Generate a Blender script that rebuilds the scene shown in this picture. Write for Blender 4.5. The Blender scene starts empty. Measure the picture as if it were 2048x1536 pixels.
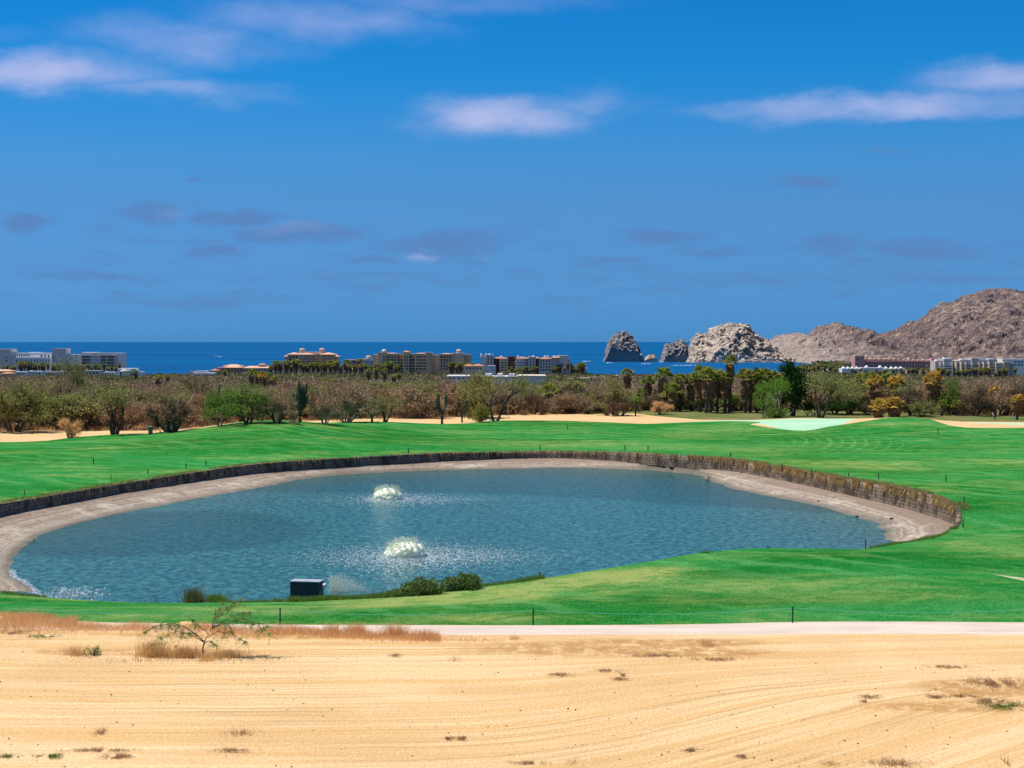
import bpy, math, random
import numpy as np
from mathutils import Vector, Matrix, noise as mnoise
from mathutils.geometry import delaunay_2d_cdt
sc = bpy.context.scene
COL = sc.collection
R = math.radians

# ------------------------------------------------------------------ camera
F = 3400.0
CAMZ = 16.0
PITCH = math.atan(85 / F)
cd = bpy.data.cameras.new('camera'); cam = bpy.data.objects.new('camera', cd); COL.objects.link(cam)
cam.location = (0, 0, CAMZ); cam.rotation_euler = (math.pi / 2 - PITCH, 0, 0)
cd.sensor_width = 36; cd.lens = 36 * F / 2048; cd.clip_start = 1; cd.clip_end = 300000
sc.camera = cam

# ------------------------------------------------------------------ light
SUN_EL, SUN_AZ = R(66), R(-80)         # azimuth from +Y, negative = to the left
sl = bpy.data.lights.new('sun', 'SUN'); so = bpy.data.objects.new('sun', sl); COL.objects.link(so)
sl.energy = 4.5; sl.angle = R(.53); sl.color = (1.0, .95, .87)
sd_ = Vector((math.sin(SUN_AZ) * math.cos(SUN_EL), math.cos(SUN_AZ) * math.cos(SUN_EL), math.sin(SUN_EL)))
so.rotation_euler = sd_.to_track_quat('Z', 'Y').to_euler(); so.location = (-60, 60, 120)
sc.view_settings.view_transform = 'Standard'; sc.view_settings.look = 'None'
sc.view_settings.exposure = .3; sc.view_settings.gamma = 1
sc.view_settings.use_curve_mapping = False
sc.cycles.max_bounces = 4; sc.cycles.transparent_max_bounces = 6

W = bpy.data.worlds.new('World'); sc.world = W; W.use_nodes = True
nt = W.node_tree; N = nt.nodes; L = nt.links; N.clear()
def wn(t, **k):
    n = N.new(t)
    for a, b in k.items(): setattr(n, a, b)
    return n
def wmath(op, a, b=None, c=None):
    n = wn('ShaderNodeMath', operation=op)
    for i, v in enumerate((a, b, c)):
        if v is None: continue
        if isinstance(v, (int, float)): n.inputs[i].default_value = v
        else: L.new(v, n.inputs[i])
    return n.outputs[0]
sky = wn('ShaderNodeTexSky', sky_type='NISHITA'); sky.sun_disc = False
sky.sun_elevation = SUN_EL; sky.sun_rotation = SUN_AZ
sky.air_density = 1.0; sky.dust_density = 0.3; sky.ozone_density = 2.0; sky.altitude = 50
tc = wn('ShaderNodeTexCoord'); sx = wn('ShaderNodeSeparateXYZ'); L.new(tc.outputs['Generated'], sx.inputs[0])
az = wmath('ARCTAN2', sx.outputs[0], sx.outputs[1]); el = wmath('ARCSINE', sx.outputs[2])
# blue deepens with height above the horizon
SKY_TINT = [(-0.05, (0.1, 0.384, 1.106)), (0.007, (0.1, 0.384, 1.106)), (0.039, (0.133, 0.372, 0.898)), (0.083, (0.157, 0.412, 0.807)), (0.107, (0.14, 0.454, 0.854)), (0.157, (0.043, 0.474, 0.907)), (0.199, (0.028, 0.449, 0.896)), (0.5, (0.423, 0.691, 0.976))]
mr = wn('ShaderNodeMapRange'); mr.inputs[1].default_value = -.05; mr.inputs[2].default_value = .5
L.new(el, mr.inputs[0])
ramp = wn('ShaderNodeValToRGB'); L.new(mr.outputs[0], ramp.inputs[0]); cr = ramp.color_ramp
while len(cr.elements) < 8: cr.elements.new(.5)
for e, (p, c) in zip(cr.elements, SKY_TINT):
    e.position = (p + .05) / .55; e.color = (c[0] / 1.2, c[1] / 1.2, c[2] / 1.2, 1)
mul = wn('ShaderNodeMix', data_type='RGBA', blend_type='MULTIPLY'); mul.inputs[0].default_value = 1
L.new(sky.outputs[0], mul.inputs[6]); L.new(ramp.outputs[0], mul.inputs[7])
vm = wn('ShaderNodeVectorMath', operation='SCALE'); L.new(mul.outputs[2], vm.inputs[0]); vm.inputs['Scale'].default_value = 1.2
SKYCOL = vm.outputs[0]
# clouds: soft masks in azimuth / elevation, broken up by noise
cmb = wn('ShaderNodeCombineXYZ'); L.new(az, cmb.inputs[0]); L.new(el, cmb.inputs[1])
def cnoise(scale, detail, rough, sxyz=(1, 1, 1), off=0):
    mp = wn('ShaderNodeMapping'); L.new(cmb.outputs[0], mp.inputs[0]); mp.inputs['Scale'].default_value = sxyz
    mp.inputs['Location'].default_value = (off, off, 0)
    n = wn('ShaderNodeTexNoise'); n.inputs['Scale'].default_value = scale; n.inputs['Detail'].default_value = detail
    n.inputs['Roughness'].default_value = rough; L.new(mp.outputs[0], n.inputs['Vector']); return n
wrp = cnoise(16, 5, .6, (1, 2.2, 1))
wv = wn('ShaderNodeVectorMath', operation='MULTIPLY_ADD'); L.new(wrp.outputs['Color'], wv.inputs[0])
wv.inputs[1].default_value = (.07, .026, 0); wv.inputs[2].default_value = (-.035, -.013, 0)
wa = wn('ShaderNodeVectorMath', operation='ADD'); L.new(cmb.outputs[0], wa.inputs[0]); L.new(wv.outputs[0], wa.inputs[1])
def clouds(lst):
    acc = None
    for (px, py, rx, ry, s) in lst:
        a0 = math.atan((px - 1024) / F); e0 = math.atan((683 - py) / F); rx /= F; ry /= F
        m = wn('ShaderNodeVectorMath', operation='MULTIPLY_ADD'); L.new(wa.outputs[0], m.inputs[0])
        m.inputs[1].default_value = (1 / rx, 1 / ry, 0); m.inputs[2].default_value = (-a0 / rx, -e0 / ry, 0)
        ln = wn('ShaderNodeVectorMath', operation='LENGTH'); L.new(m.outputs[0], ln.inputs[0])
        r = wn('ShaderNodeMapRange', interpolation_type='SMOOTHSTEP'); L.new(ln.outputs['Value'], r.inputs[0])
        r.inputs[1].default_value = .0; r.inputs[2].default_value = 1.4; r.inputs[3].default_value = s; r.inputs[4].default_value = 0
        acc = r.outputs[0] if acc is None else wmath('MAXIMUM', acc, r.outputs[0])
    return acc
def sharpen(mask, nz, lo, hi):
    t = wmath('MULTIPLY', mask, wmath('ADD', wmath('MULTIPLY', nz.outputs[0], 1.3), .28))
    r = wn('ShaderNodeMapRange', interpolation_type='SMOOTHSTEP'); L.new(t, r.inputs[0])
    r.inputs[1].default_value = lo; r.inputs[2].default_value = hi; return r.outputs[0]
BR = [(90, 165, 300, 52, .95), (340, 198, 270, 30, .6), (380, 100, 300, 62, .55), (620, 52, 340, 52, .56), (250, 140, 200, 40, .4), (880, 12, 440, 34, .42), (20, 90, 90, 25, .25),
      (1000, 238, 230, 50, .95), (1160, 205, 170, 28, .5), (900, 250, 130, 30, .6),
      (1750, 225, 420, 34, .8), (2000, 180, 200, 46, .8), (1480, 215, 150, 20, .3),
      (590, 455, 90, 20, .35), (832, 513, 46, 16, .45), (340, 430, 45, 14, .25), (970, 510, 40, 10, .25), (1215, 575, 50, 8, .2)]
DK = [(300, 432, 90, 22, .7), (470, 432, 130, 22, .8), (600, 465, 170, 28, .8), (450, 507, 100, 24, .8), (55, 452, 90, 24, .8), (880, 490, 190, 34, .75),
      (1330, 468, 110, 26, .8), (1420, 497, 130, 16, .6), (1200, 522, 110, 12, .6), (1660, 500, 110, 26, .7), (1850, 505, 200, 30, .7),
      (1600, 362, 120, 22, .7), (1780, 320, 80, 14, .5), (385, 372, 26, 9, .6), (200, 553, 200, 16, .6), (380, 600, 330, 18, .5),
      (700, 560, 220, 14, .45), (1450, 560, 300, 16, .45), (1900, 565, 250, 20, .5), (740, 525, 90, 14, .6)]
n1 = cnoise(24, 6, .5, (1, 2.2, 1)); n2 = cnoise(70, 8, .65, (1, 3.0, 1), 3.1)
dkm = wmath('MULTIPLY', sharpen(clouds(DK), n2, .12, .7), .8)
brm = wmath('MULTIPLY', sharpen(clouds(BR), n1, .04, 1.15), .80)
bandn = cnoise(22, 8, .66, (1, 4.2, 1), 7.7); bmk = wn('ShaderNodeMapRange', interpolation_type='SMOOTHSTEP'); L.new(bandn.outputs[0], bmk.inputs[0]); bmk.inputs[1].default_value = .47; bmk.inputs[2].default_value = .68
be = wn('ShaderNodeMapRange', interpolation_type='SMOOTHSTEP'); L.new(el, be.inputs[0]); be.inputs[1].default_value = .095; be.inputs[2].default_value = .045
be2 = wn('ShaderNodeMapRange', interpolation_type='SMOOTHSTEP'); L.new(el, be2.inputs[0]); be2.inputs[1].default_value = .008; be2.inputs[2].default_value = .03
dkm = wmath('MAXIMUM', dkm, wmath('MULTIPLY', wmath('MULTIPLY', bmk.outputs[0], be.outputs[0]), wmath('MULTIPLY', be2.outputs[0], .55)))
mx1 = wn('ShaderNodeMix', data_type='RGBA'); L.new(dkm, mx1.inputs[0]); L.new(SKYCOL, mx1.inputs[6]); mx1.inputs[7].default_value = (.85, 1.85, 4.1, 1)
mx2 = wn('ShaderNodeMix', data_type='RGBA'); L.new(brm, mx2.inputs[0]); L.new(mx1.outputs[2], mx2.inputs[6]); mx2.inputs[7].default_value = (4.3, 4.55, 6.9, 1)
bg = wn('ShaderNodeBackground'); bg.inputs[1].default_value = .1; L.new(mx2.outputs[2], bg.inputs[0])
wo = wn('ShaderNodeOutputWorld'); L.new(bg.outputs[0], wo.inputs[0])

# ------------------------------------------------------------------ helpers
def ray(px, py):
    u = (px - 1024) / F; v = (768 - py) / F
    return (u, math.cos(PITCH) + v * math.sin(PITCH), -math.sin(PITCH) + v * math.cos(PITCH))
def atY(px, py, Y):
    r = ray(px, py); t = Y / r[1]; return np.array((r[0] * t, Y, CAMZ + r[2] * t))
def atz(px, py, z):
    r = ray(px, py); t = (z - CAMZ) / r[2]; return np.array((r[0] * t, r[1] * t, z))
def spline(pts, step):
    """Catmull-Rom through the points, resampled about every step"""
    P = np.array(pts, float); out = []
    for i in range(len(P) - 1):
        p0 = P[max(i - 1, 0)]; p1 = P[i]; p2 = P[i + 1]; p3 = P[min(i + 2, len(P) - 1)]
        n = max(1, int(np.linalg.norm((p2 - p1)[:2]) / step))
        for k in range(n):
            t = k / n
            out.append(.5 * ((2 * p1) + (-p0 + p2) * t + (2 * p0 - 5 * p1 + 4 * p2 - p3) * t * t + (-p0 + 3 * p1 - 3 * p2 + p3) * t ** 3))
    out.append(P[-1]); return np.array(out)
def inpoly(P, poly):
    x, y = P[:, 0], P[:, 1]; c = np.zeros(len(P), bool); n = len(poly)
    for i in range(n):
        x1, y1 = poly[i][:2]; x2, y2 = poly[(i + 1) % n][:2]
        if y1 == y2: continue
        m = (y1 > y) != (y2 > y)
        c ^= m & (x < (x2 - x1) * (y - y1) / (y2 - y1) + x1)
    return c
def dist_line(P, line):
    d = np.full(len(P), 1e9)
    for a, b in zip(line[:-1], line[1:]):
        a = np.array(a[:2]); b = np.array(b[:2]); ab = b - a; l2 = max(ab @ ab, 1e-9)
        t = np.clip(((P[:, :2] - a) @ ab) / l2, 0, 1)
        d = np.minimum(d, np.linalg.norm(P[:, :2] - (a + t[:, None] * ab), axis=1))
    return d
def sstep(a, b, x):
    t = np.clip((np.asarray(x, float) - a) / (b - a), 0, 1); return t * t * (3 - 2 * t)

class MB:
    def __init__(s): s.V = []; s.F = []; s.n = 0
    def add(s, V, Fs):
        V = np.asarray(V, float).reshape(-1, 3)
        for Fk in (Fs if isinstance(Fs, list) else [Fs]): s.F.append(np.asarray(Fk, int) + s.n)
        s.V.append(V); s.n += len(V); return s
    def box(s, c, size, rz=0, bevel=0, taper=1):
        x, y, z = np.array(size) / 2
        V = np.array([(-x, -y, -z), (x, -y, -z), (x, y, -z), (-x, y, -z), (-x * taper, -y * taper, z), (x * taper, -y * taper, z), (x * taper, y * taper, z), (-x * taper, y * taper, z)])
        if rz:
            ca, sa = math.cos(rz), math.sin(rz); V = np.column_stack((V[:, 0] * ca - V[:, 1] * sa, V[:, 0] * sa + V[:, 1] * ca, V[:, 2]))
        return s.add(V + np.array(c), [[(0, 3, 2, 1), (4, 5, 6, 7), (0, 1, 5, 4), (1, 2, 6, 5), (2, 3, 7, 6), (3, 0, 4, 7)]])
    def bx(s, x0, x1, y0, y1, z0, z1): return s.box(((x0 + x1) / 2, (y0 + y1) / 2, (z0 + z1) / 2), (x1 - x0, y1 - y0, z1 - z0))
    def tube(s, pts, rad, n=6, cap=True):
        P = np.array(pts, float); rad = np.broadcast_to(np.asarray(rad, float), (len(P),)); V = []
        for i, p in enumerate(P):
            t = P[min(i + 1, len(P) - 1)] - P[max(i - 1, 0)]; t = t / (np.linalg.norm(t) + 1e-9)
            a = np.cross(t, (0, 0, 1) if abs(t[2]) < .9 else (1, 0, 0)); a /= np.linalg.norm(a) + 1e-9; b = np.cross(t, a)
            for k in range(n):
                w = 2 * math.pi * k / n; V.append(p + rad[i] * (math.cos(w) * a + math.sin(w) * b))
        Fq = [(i * n + k, i * n + (k + 1) % n, (i + 1) * n + (k + 1) % n, (i + 1) * n + k) for i in range(len(P) - 1) for k in range(n)]
        fs = [Fq]
        if cap: fs.append([tuple(range(n - 1, -1, -1))]); fs.append([tuple((len(P) - 1) * n + k for k in range(n))])
        return s.add(V, fs)
    def lathe(s, prof, c=(0, 0, 0), n=12):
        V = []; c = np.array(c)
        for (r, z) in prof:
            for k in range(n): V.append(c + (r * math.cos(2 * math.pi * k / n), r * math.sin(2 * math.pi * k / n), z))
        return s.add(V, [[(i * n + k, i * n + (k + 1) % n, (i + 1) * n + (k + 1) % n, (i + 1) * n + k) for i in range(len(prof) - 1) for k in range(n)]])
    def cards(s, C, size, rng, up=0.0, aspect=.6):
        """many small leaf-sized faces at the points C"""
        C = np.asarray(C, float); n = len(C); size = np.broadcast_to(size, (n,))[:, None]
        a = rng.normal(size=(n, 3)); a[:, 2] *= 1 - up; a /= np.linalg.norm(a, axis=1)[:, None] + 1e-9
        b = rng.normal(size=(n, 3)); b -= (a * b).sum(1)[:, None] * a; b /= np.linalg.norm(b, axis=1)[:, None] + 1e-9
        a = a * size; b = b * size * aspect
        V = np.stack((C - a, C + b * .9, C + a, C - b * .9), 1).reshape(-1, 3)
        return s.add(V, np.arange(n * 4).reshape(n, 4))
    def strips(s, A, B, w, rng):
        """thin pointed twigs or blades from A to B"""
        A = np.asarray(A, float); B = np.asarray(B, float); n = len(A); d = B - A
        sv = np.cross(d, rng.normal(size=(n, 3))); sv /= np.linalg.norm(sv, axis=1)[:, None] + 1e-9; sv = sv * np.broadcast_to(w, (n,))[:, None] / 2
        V = np.stack((A - sv, A + sv, B), 1).reshape(-1, 3); return s.add(V, np.arange(n * 3).reshape(n, 3))
    def mesh(s, name, smooth=False):
        me = bpy.data.meshes.new(name); V = np.concatenate(s.V)
        me.vertices.add(len(V)); me.vertices.foreach_set('co', V.astype(np.float32).ravel())
        lens = np.concatenate([np.full(len(f), f.shape[1]) for f in s.F]); idx = np.concatenate([f.ravel() for f in s.F])
        me.loops.add(len(idx)); me.loops.foreach_set('vertex_index', idx.astype(np.int32))
        st = np.concatenate(([0], np.cumsum(lens)[:-1]))
        me.polygons.add(len(lens)); me.polygons.foreach_set('loop_start', st.astype(np.int32))
        me.update(calc_edges=True); me.validate()
        me.polygons.foreach_set('use_smooth', np.full(len(me.polygons), bool(smooth)))
        return me
def obj(name, m, mat=None, parent=None, smooth=False, label=None):
    me = m.mesh(name, smooth) if isinstance(m, MB) else m
    if mat and not me.materials: me.materials.append(mat)
    o = bpy.data.objects.new(name, me); COL.objects.link(o)
    if parent: o.parent = parent
    if label: o['label'] = label
    return o
def tag(o, label, cat, group=None, kind=None):
    if label: o['label'] = label
    if cat: o['category'] = cat
    if group: o['group'] = group
    if kind: o['kind'] = kind
    return o
def thing(name, label, cat, loc=(0, 0, 0), rz=0, group=None, s=1):
    o = bpy.data.objects.new(name, None); COL.objects.link(o); o.location = tuple(loc); o.rotation_euler = (0, 0, rz)
    o.scale = (s, s, s) if isinstance(s, (int, float)) else s; o.empty_display_size = .5
    return tag(o, label, cat, group)
def dup(root, loc, rz=0, s=1, label=None, group=None):
    r = root.copy(); COL.objects.link(r); r.location = tuple(loc); r.rotation_euler = (0, 0, rz)
    r.scale = (s, s, s) if isinstance(s, (int, float)) else s
    if label: r['label'] = label
    if group: r['group'] = group
    elif 'group' in r: del r['group']
    for ch in KIDS.get(root.name, []):
        c = ch.copy(); COL.objects.link(c); c.parent = r
    return r
KIDS = {}

# ------------------------------------------------------------------ materials
class Mat:
    def __init__(s, name):
        s.m = bpy.data.materials.new(name); s.m.use_nodes = True; s.nt = s.m.node_tree; s.nt.nodes.clear()
        s.out = s.n('ShaderNodeOutputMaterial')
    def n(s, t, **k):
        x = s.nt.nodes.new(t)
        for a, b in k.items(): setattr(x, a, b)
        return x
    def put(s, sock, v):
        if isinstance(v, bpy.types.NodeSocket): s.nt.links.new(v, sock)
        elif isinstance(v, tuple) and len(v) == 3 and sock.type == 'RGBA': sock.default_value = (*v, 1)
        else: sock.default_value = v
    def math(s, op, a, b=0., c=0.):
        x = s.n('ShaderNodeMath', operation=op)
        for i, v in enumerate((a, b, c)): s.put(x.inputs[i], v)
        return x.outputs[0]
    def mix(s, f, a, b, mode='MIX'):
        x = s.n('ShaderNodeMix', data_type='RGBA', blend_type=mode); s.put(x.inputs[0], f); s.put(x.inputs[6], a); s.put(x.inputs[7], b); return x.outputs[2]
    def co(s, scale=(1, 1, 1), obj=False):
        t = s.n('ShaderNodeTexCoord') if obj else s.n('ShaderNodeNewGeometry')
        mp = s.n('ShaderNodeMapping'); s.nt.links.new(t.outputs['Object'] if obj else t.outputs['Position'], mp.inputs[0]); mp.inputs['Scale'].default_value = scale
        return mp.outputs[0]
    def noise(s, scale, detail=4, rough=.55, vec=None, dist=0):
        x = s.n('ShaderNodeTexNoise'); x.inputs['Scale'].default_value = scale; x.inputs['Detail'].default_value = detail
        x.inputs['Roughness'].default_value = rough; x.inputs['Distortion'].default_value = dist
        s.put(x.inputs['Vector'], vec if vec is not None else s.co()); return x.outputs[0]
    def rng(s, v, a, b, c=0., d=1., smooth=True):
        x = s.n('ShaderNodeMapRange'); x.interpolation_type = 'SMOOTHSTEP' if smooth else 'LINEAR'
        for i, q in enumerate((v, a, b, c, d)): s.put(x.inputs[i], q)
        return x.outputs[0]
    def attr(s, name): x = s.n('ShaderNodeAttribute'); x.attribute_name = name; return x.outputs['Fac']
    def bump(s, h, strength, dist=.1):
        x = s.n('ShaderNodeBump'); x.inputs['Strength'].default_value = strength; x.inputs['Distance'].default_value = dist; s.put(x.inputs['Height'], h); return x.outputs[0]
    def pbr(s, col, rough=.9, normal=None, spec=.3, **k):
        p = s.n('ShaderNodeBsdfPrincipled'); s.put(p.inputs['Base Color'], col); s.put(p.inputs['Roughness'], rough)
        p.inputs['Specular IOR Level'].default_value = spec
        if normal is not None: s.put(p.inputs['Normal'], normal)
        for a, b in k.items(): s.put(p.inputs[a.replace('_', ' ')], b)
        s.nt.links.new(p.outputs[0], s.out.inputs[0]); return s.m
    def leaf(s, col, trans=.3):
        d = s.n('ShaderNodeBsdfDiffuse'); t = s.n('ShaderNodeBsdfTranslucent'); x = s.n('ShaderNodeMixShader'); x.inputs[0].default_value = trans
        s.put(d.inputs[0], col); s.put(t.inputs[0], col)
        s.nt.links.new(d.outputs[0], x.inputs[1]); s.nt.links.new(t.outputs[0], x.inputs[2]); s.nt.links.new(x.outputs[0], s.out.inputs[0]); return s.m
def plain(name, c1, c2=None, scale=1., rough=.85, bump=0, spec=.3, obj=False, **k):
    m = Mat(name); c2 = c2 or tuple(x * .8 for x in c1)
    nz = m.noise(scale, 5, .6, m.co(obj=obj)); f = m.rng(nz, .35, .65)
    return m.pbr(m.mix(f, c1, c2), rough, m.bump(nz, bump) if bump else None, spec, **k)
def leafmat(name, c1, c2, trans=.3, objvar=.0, c3=None):
    """leaf colour varies leaf by leaf and, a little, plant by plant"""
    m = Mat(name); g = m.n('ShaderNodeNewGeometry'); col = m.mix(g.outputs['Random Per Island'], c1, c2)
    if c3:
        oi = m.n('ShaderNodeObjectInfo'); col = m.mix(m.math('MULTIPLY', oi.outputs['Random'], objvar), col, c3)
    return m.leaf(col, trans)

# ------------------------------------------------------------------ plan of the place
def fz(px, py, d): return (*atY(px, py, d)[:2], atY(px, py, d)[2])
base_px = [(-120, 1062), (0, 1030), (125, 1006), (250, 983), (400, 960), (500, 946), (600, 937), (700, 930), (800, 925), (900, 920.5), (1000, 917), (1100, 915.5), (1200, 918.5), (1300, 925),
           (1400, 933), (1450, 938), (1500, 946), (1600, 966), (1700, 988), (1800, 1011), (1870, 1031), (1915, 1048)]
top_px = [(-120, 1034), (0, 1009), (125, 988), (250, 967), (400, 944), (500, 930), (600, 922), (700, 916), (800, 910), (900, 906), (1000, 904), (1100, 903), (1200, 904), (1300, 908),
          (1400, 914), (1450, 918), (1500, 925), (1600, 942), (1700, 960), (1800, 977), (1870, 994), (1915, 1012)]
ZB = -1.0
ctrl = []          # control points of the ground (x, y, z)
wall = []          # (x, y, ztop)
for (a, b), (c, d) in zip(base_px, top_px):
    p = atz(a, b, ZB); q = atY(a, d, p[1]); wall.append((p[0], p[1], q[2])); ctrl.append((p[0], p[1], q[2]))
# round the pond's left end, out of frame
left = [(-46.5, 134, 0.0), (-45.5, 124, -.6)]
WEND = fz(1905, 1062, 151)
wallL = spline([(-45.6, 124, -.8), (-48.6, 134, -.2)] + wall + [(WEND[0] + .9, WEND[1] + 1.6, -.6), WEND], 1.2)
near = [(-44, 118.5, -.8)] + [fz(*p) for p in [(0, 1183, 115), (90, 1196, 114), (300, 1205, 112.5), (500, 1204, 112.5), (700, 1199, 114), (870, 1187, 115.5), (960, 1173, 117), (1100, 1154, 119.5),
                            (1300, 1123, 125), (1400, 1106, 129), (1500, 1098, 132), (1600, 1097, 133), (1700, 1098, 133.5), (1740, 1096, 135), (1790, 1087, 139), (1860, 1076, 145), (1905, 1062, 151)]]
ctrl += near
ctrl += [(-60, 120, -.3), (-62, 150, .1), (-80, 180, .2), (-90, 240, 0), (-100, 300, 0)]
for p in [(530, 838, 290), (480, 845, 288), (590, 843, 292), (400, 856, 286), (350, 864, 284), (200, 870, 285), (0, 884, 270), (130, 877, 280), (700, 843.5, 315), (780, 844, 318), (880, 848, 322), (1000, 841, 340), (1100, 841, 345), (1200, 843.5, 335),
          (1290, 847.5, 325), (1340, 845, 325), (1450, 842, 325), (1520, 846, 318), (1610, 862, 300), (1660, 853, 305), (1740, 842, 309), (1785, 834.5, 311), (1850, 837.5, 313), (1880, 846, 308), (1930, 855, 300), (2048, 855, 300), (2150, 856, 300),
          (1780, 868, 285), (1680, 876, 280), (1900, 895, 252), (1600, 884, 272), (1450, 878, 280), (1500, 868, 296), (1350, 868, 292), (1400, 888, 262), (530, 868, 262), (530, 895, 243), (800, 868, 280), (200, 898, 242), (0, 930, 214), (350, 895, 243),
          (2048, 1000, 168), (2150, 1060, 150), (2048, 1075, 143), (1980, 1070, 147), (2048, 1148, 118), (1960, 1040, 153), (1990, 1120, 128), (2000, 960, 190), (1850, 945, 207), (1750, 925, 222), (1100, 875, 282),
          (1500, 1180, 109), (1900, 1180, 108), (1200, 1180, 109.5), (900, 1225, 100.5), (500, 1225, 101), (100, 1215, 103), (-100, 1215, 103), (2150, 1180, 109), (1600, 1130, 121), (1850, 1120, 126)]:
    ctrl.append(fz(*p))
for Y in (45, 62, 80, 92.5, 96.3):
    for X in (-40, -15, 10, 35): ctrl.append((X, Y, 0))
for Y, z in ((355, -.5), (400, -.5), (450, -.6), (520, -1.0)):
    for X in (-160, -90, -45, 0, 40, 90, 150): ctrl.append((X * (Y / 400), Y, z))
for p in [(0, 872, 297), (300, 864, 308), (530, 860, 315), (1610, 848, 335), (1785, 850, 330), (1900, 845, 335), (2048, 845, 335), (1700, 842, 350)]: ctrl.append(fz(*p))
CT = np.array(ctrl); CC = 9.0
def kern(A, B): return np.sqrt(((A[:, None, :2] - B[None, :, :2]) ** 2).sum(2) + CC * CC)
KM = kern(CT, CT) + np.eye(len(CT)) * -.35
WT = np.linalg.solve(np.block([[KM, np.ones((len(CT), 1))], [np.ones((1, len(CT))), np.zeros((1, 1))]]), np.append(CT[:, 2], 0))
PLY = [450, 520, 700, 1000, 1400, 1700, 1850, 2000, 2600]; PLZ = [-.6, -1.0, -3.0, -7, -13, -17, -18.6, -19, -18.6]
def plainz(Y): return np.interp(Y, PLY, PLZ)
def Z(P):
    P = np.atleast_2d(np.asarray(P, float)); out = np.empty(len(P))
    for i in range(0, len(P), 4000): out[i:i + 4000] = kern(P[i:i + 4000], CT) @ WT[:-1] + WT[-1]
    out = np.clip(out, -1.6, 3.2); t = sstep(430, 520, P[:, 1]); return out * (1 - t) + plainz(P[:, 1]) * t
def Z1(x, y): return float(Z([(x, y)])[0])
def ground(px, py):
    """where the line of sight through a picture point meets the ground"""
    lo = 45.0
    for Y in np.concatenate((np.arange(50, 520, 1.0), np.arange(520, 2600, 8.0))):
        p = atY(px, py, Y)
        if p[2] <= (Z1(p[0], Y) if Y < 520 else plainz(Y)): break
        lo = Y
    return np.array((p[0], Y, Z1(p[0], Y) if Y < 520 else float(plainz(Y))))

# polygons in plan
pond = np.array([w[:2] for w in wallL] + [tuple(p) for p in spline([n[:2] for n in near], 1.2)[::-1]])
nearL = spline([n[:2] for n in near], 1.2)
wl_px = [(90, 1196), (55, 1172), (22, 1140), (28, 1112), (60, 1085), (100, 1063), (200, 1035), (330, 1009), (470, 984), (540, 971), (600, 958), (700, 948), (800, 943), (900, 940), (1050, 937), (1150, 936), (1300, 940), (1390, 948), (1425, 962), (1470, 978), (1530, 991),
         (1620, 1008), (1700, 1030), (1750, 1043), (1766, 1053), (1770, 1068), (1764, 1084), (1745, 1100)]
wl = [tuple(atz(a, b, -2)[:2]) for a, b in wl_px]
waterline = spline(wl, 1.0)
rr = random.Random(3)
waterline = np.array([(x + .55 * mnoise.noise((x * .4, y * .4, 0)), y + .8 * mnoise.noise((x * .35, y * .35, 5)) ) for x, y in waterline])
wpoly = np.vstack((waterline, [(28, 122), (0, 110), (-36, 108)]))
grass_px = [(-60, 886, 272), (0, 884, 270), (80, 883, 272), (130, 877, 280), (200, 870.5, 285), (300, 871, 284), (350, 864, 284), (400, 856, 286), (450, 848, 288), (500, 841, 290), (530, 838, 291), (560, 839, 292), (590, 842.5, 293),
            (650, 842, 305), (700, 843, 315), (780, 843.6, 318), (830, 847.5, 320), (880, 848, 322), (950, 846, 330), (1000, 841.5, 340), (1100, 841, 345), (1200, 843.6, 335), (1290, 847.5, 325), (1340, 845, 325), (1450, 842, 326), (1490, 843, 326),
            (1520, 847, 321), (1521, 849, 318), (1500, 850, 314), (1560, 857, 305), (1610, 862, 300), (1660, 853, 305), (1740, 842, 309), (1765, 836.5, 311), (1785, 834.5, 312), (1850, 837.5, 314), (1870, 842, 310), (1900, 852, 303), (1930, 855, 300), (2048, 855, 300), (2150, 856, 300)]
gfar = [tuple(atY(a, b, d)[:2]) for a, b, d in grass_px]
gfar = [(-150, 268)] + gfar + [(150, 298)]
gfar = spline(gfar, 2.0)
ptop = spline([tuple(atz(a, b, 0)[:2]) for a, b in [(-2600, 1252), (-500, 1251), (-100, 1250), (150, 1248), (400, 1249), (700, 1250), (1020, 1252), (1250, 1251), (1400, 1249), (1600, 1245), (1800, 1245.5), (2048, 1247), (2500, 1247), (4600, 1247)]], 1.5)
pbot = spline([tuple(atz(a, b, 0)[:2]) for a, b in [(-2600, 1264), (-500, 1264), (-100, 1264), (150, 1263), (400, 1265), (650, 1267), (900, 1271), (1300, 1269), (1700, 1268), (2048, 1270.5), (2500, 1272), (4600, 1272)]], 1.5)
path_poly = np.vstack((ptop, pbot[::-1]))
gl_px = [(-500, 1220), (-60, 1224), (0, 1228), (80, 1236), (150, 1245), (230, 1247.5)]
glow = spline([tuple(atz(a, b, 0)[:2]) for a, b in gl_px], 1.2)
kx = glow[-1][0]
glow2 = np.vstack((glow, [(p[0], p[1] + .12) for p in ptop if p[0] > kx + .6 and p[0] < 40]))
grass_poly = np.vstack((glow2, [(150, 96.5)], gfar[::-1]))
rough_poly = np.array([tuple(atY(a, b, d)[:2]) for a, b, d in [(1160, 827, 385), (1270, 826, 392), (1310, 830, 380), (1400, 837, 360), (1500, 839, 356), (1590, 834, 366), (1745, 834, 366), (1850, 836, 350), (1900, 837, 352), (1925, 841, 344), (2100, 842, 342), (2200, 836, 370), (2200, 820, 420), (1700, 817, 420), (1250, 817, 425)]])
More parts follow.
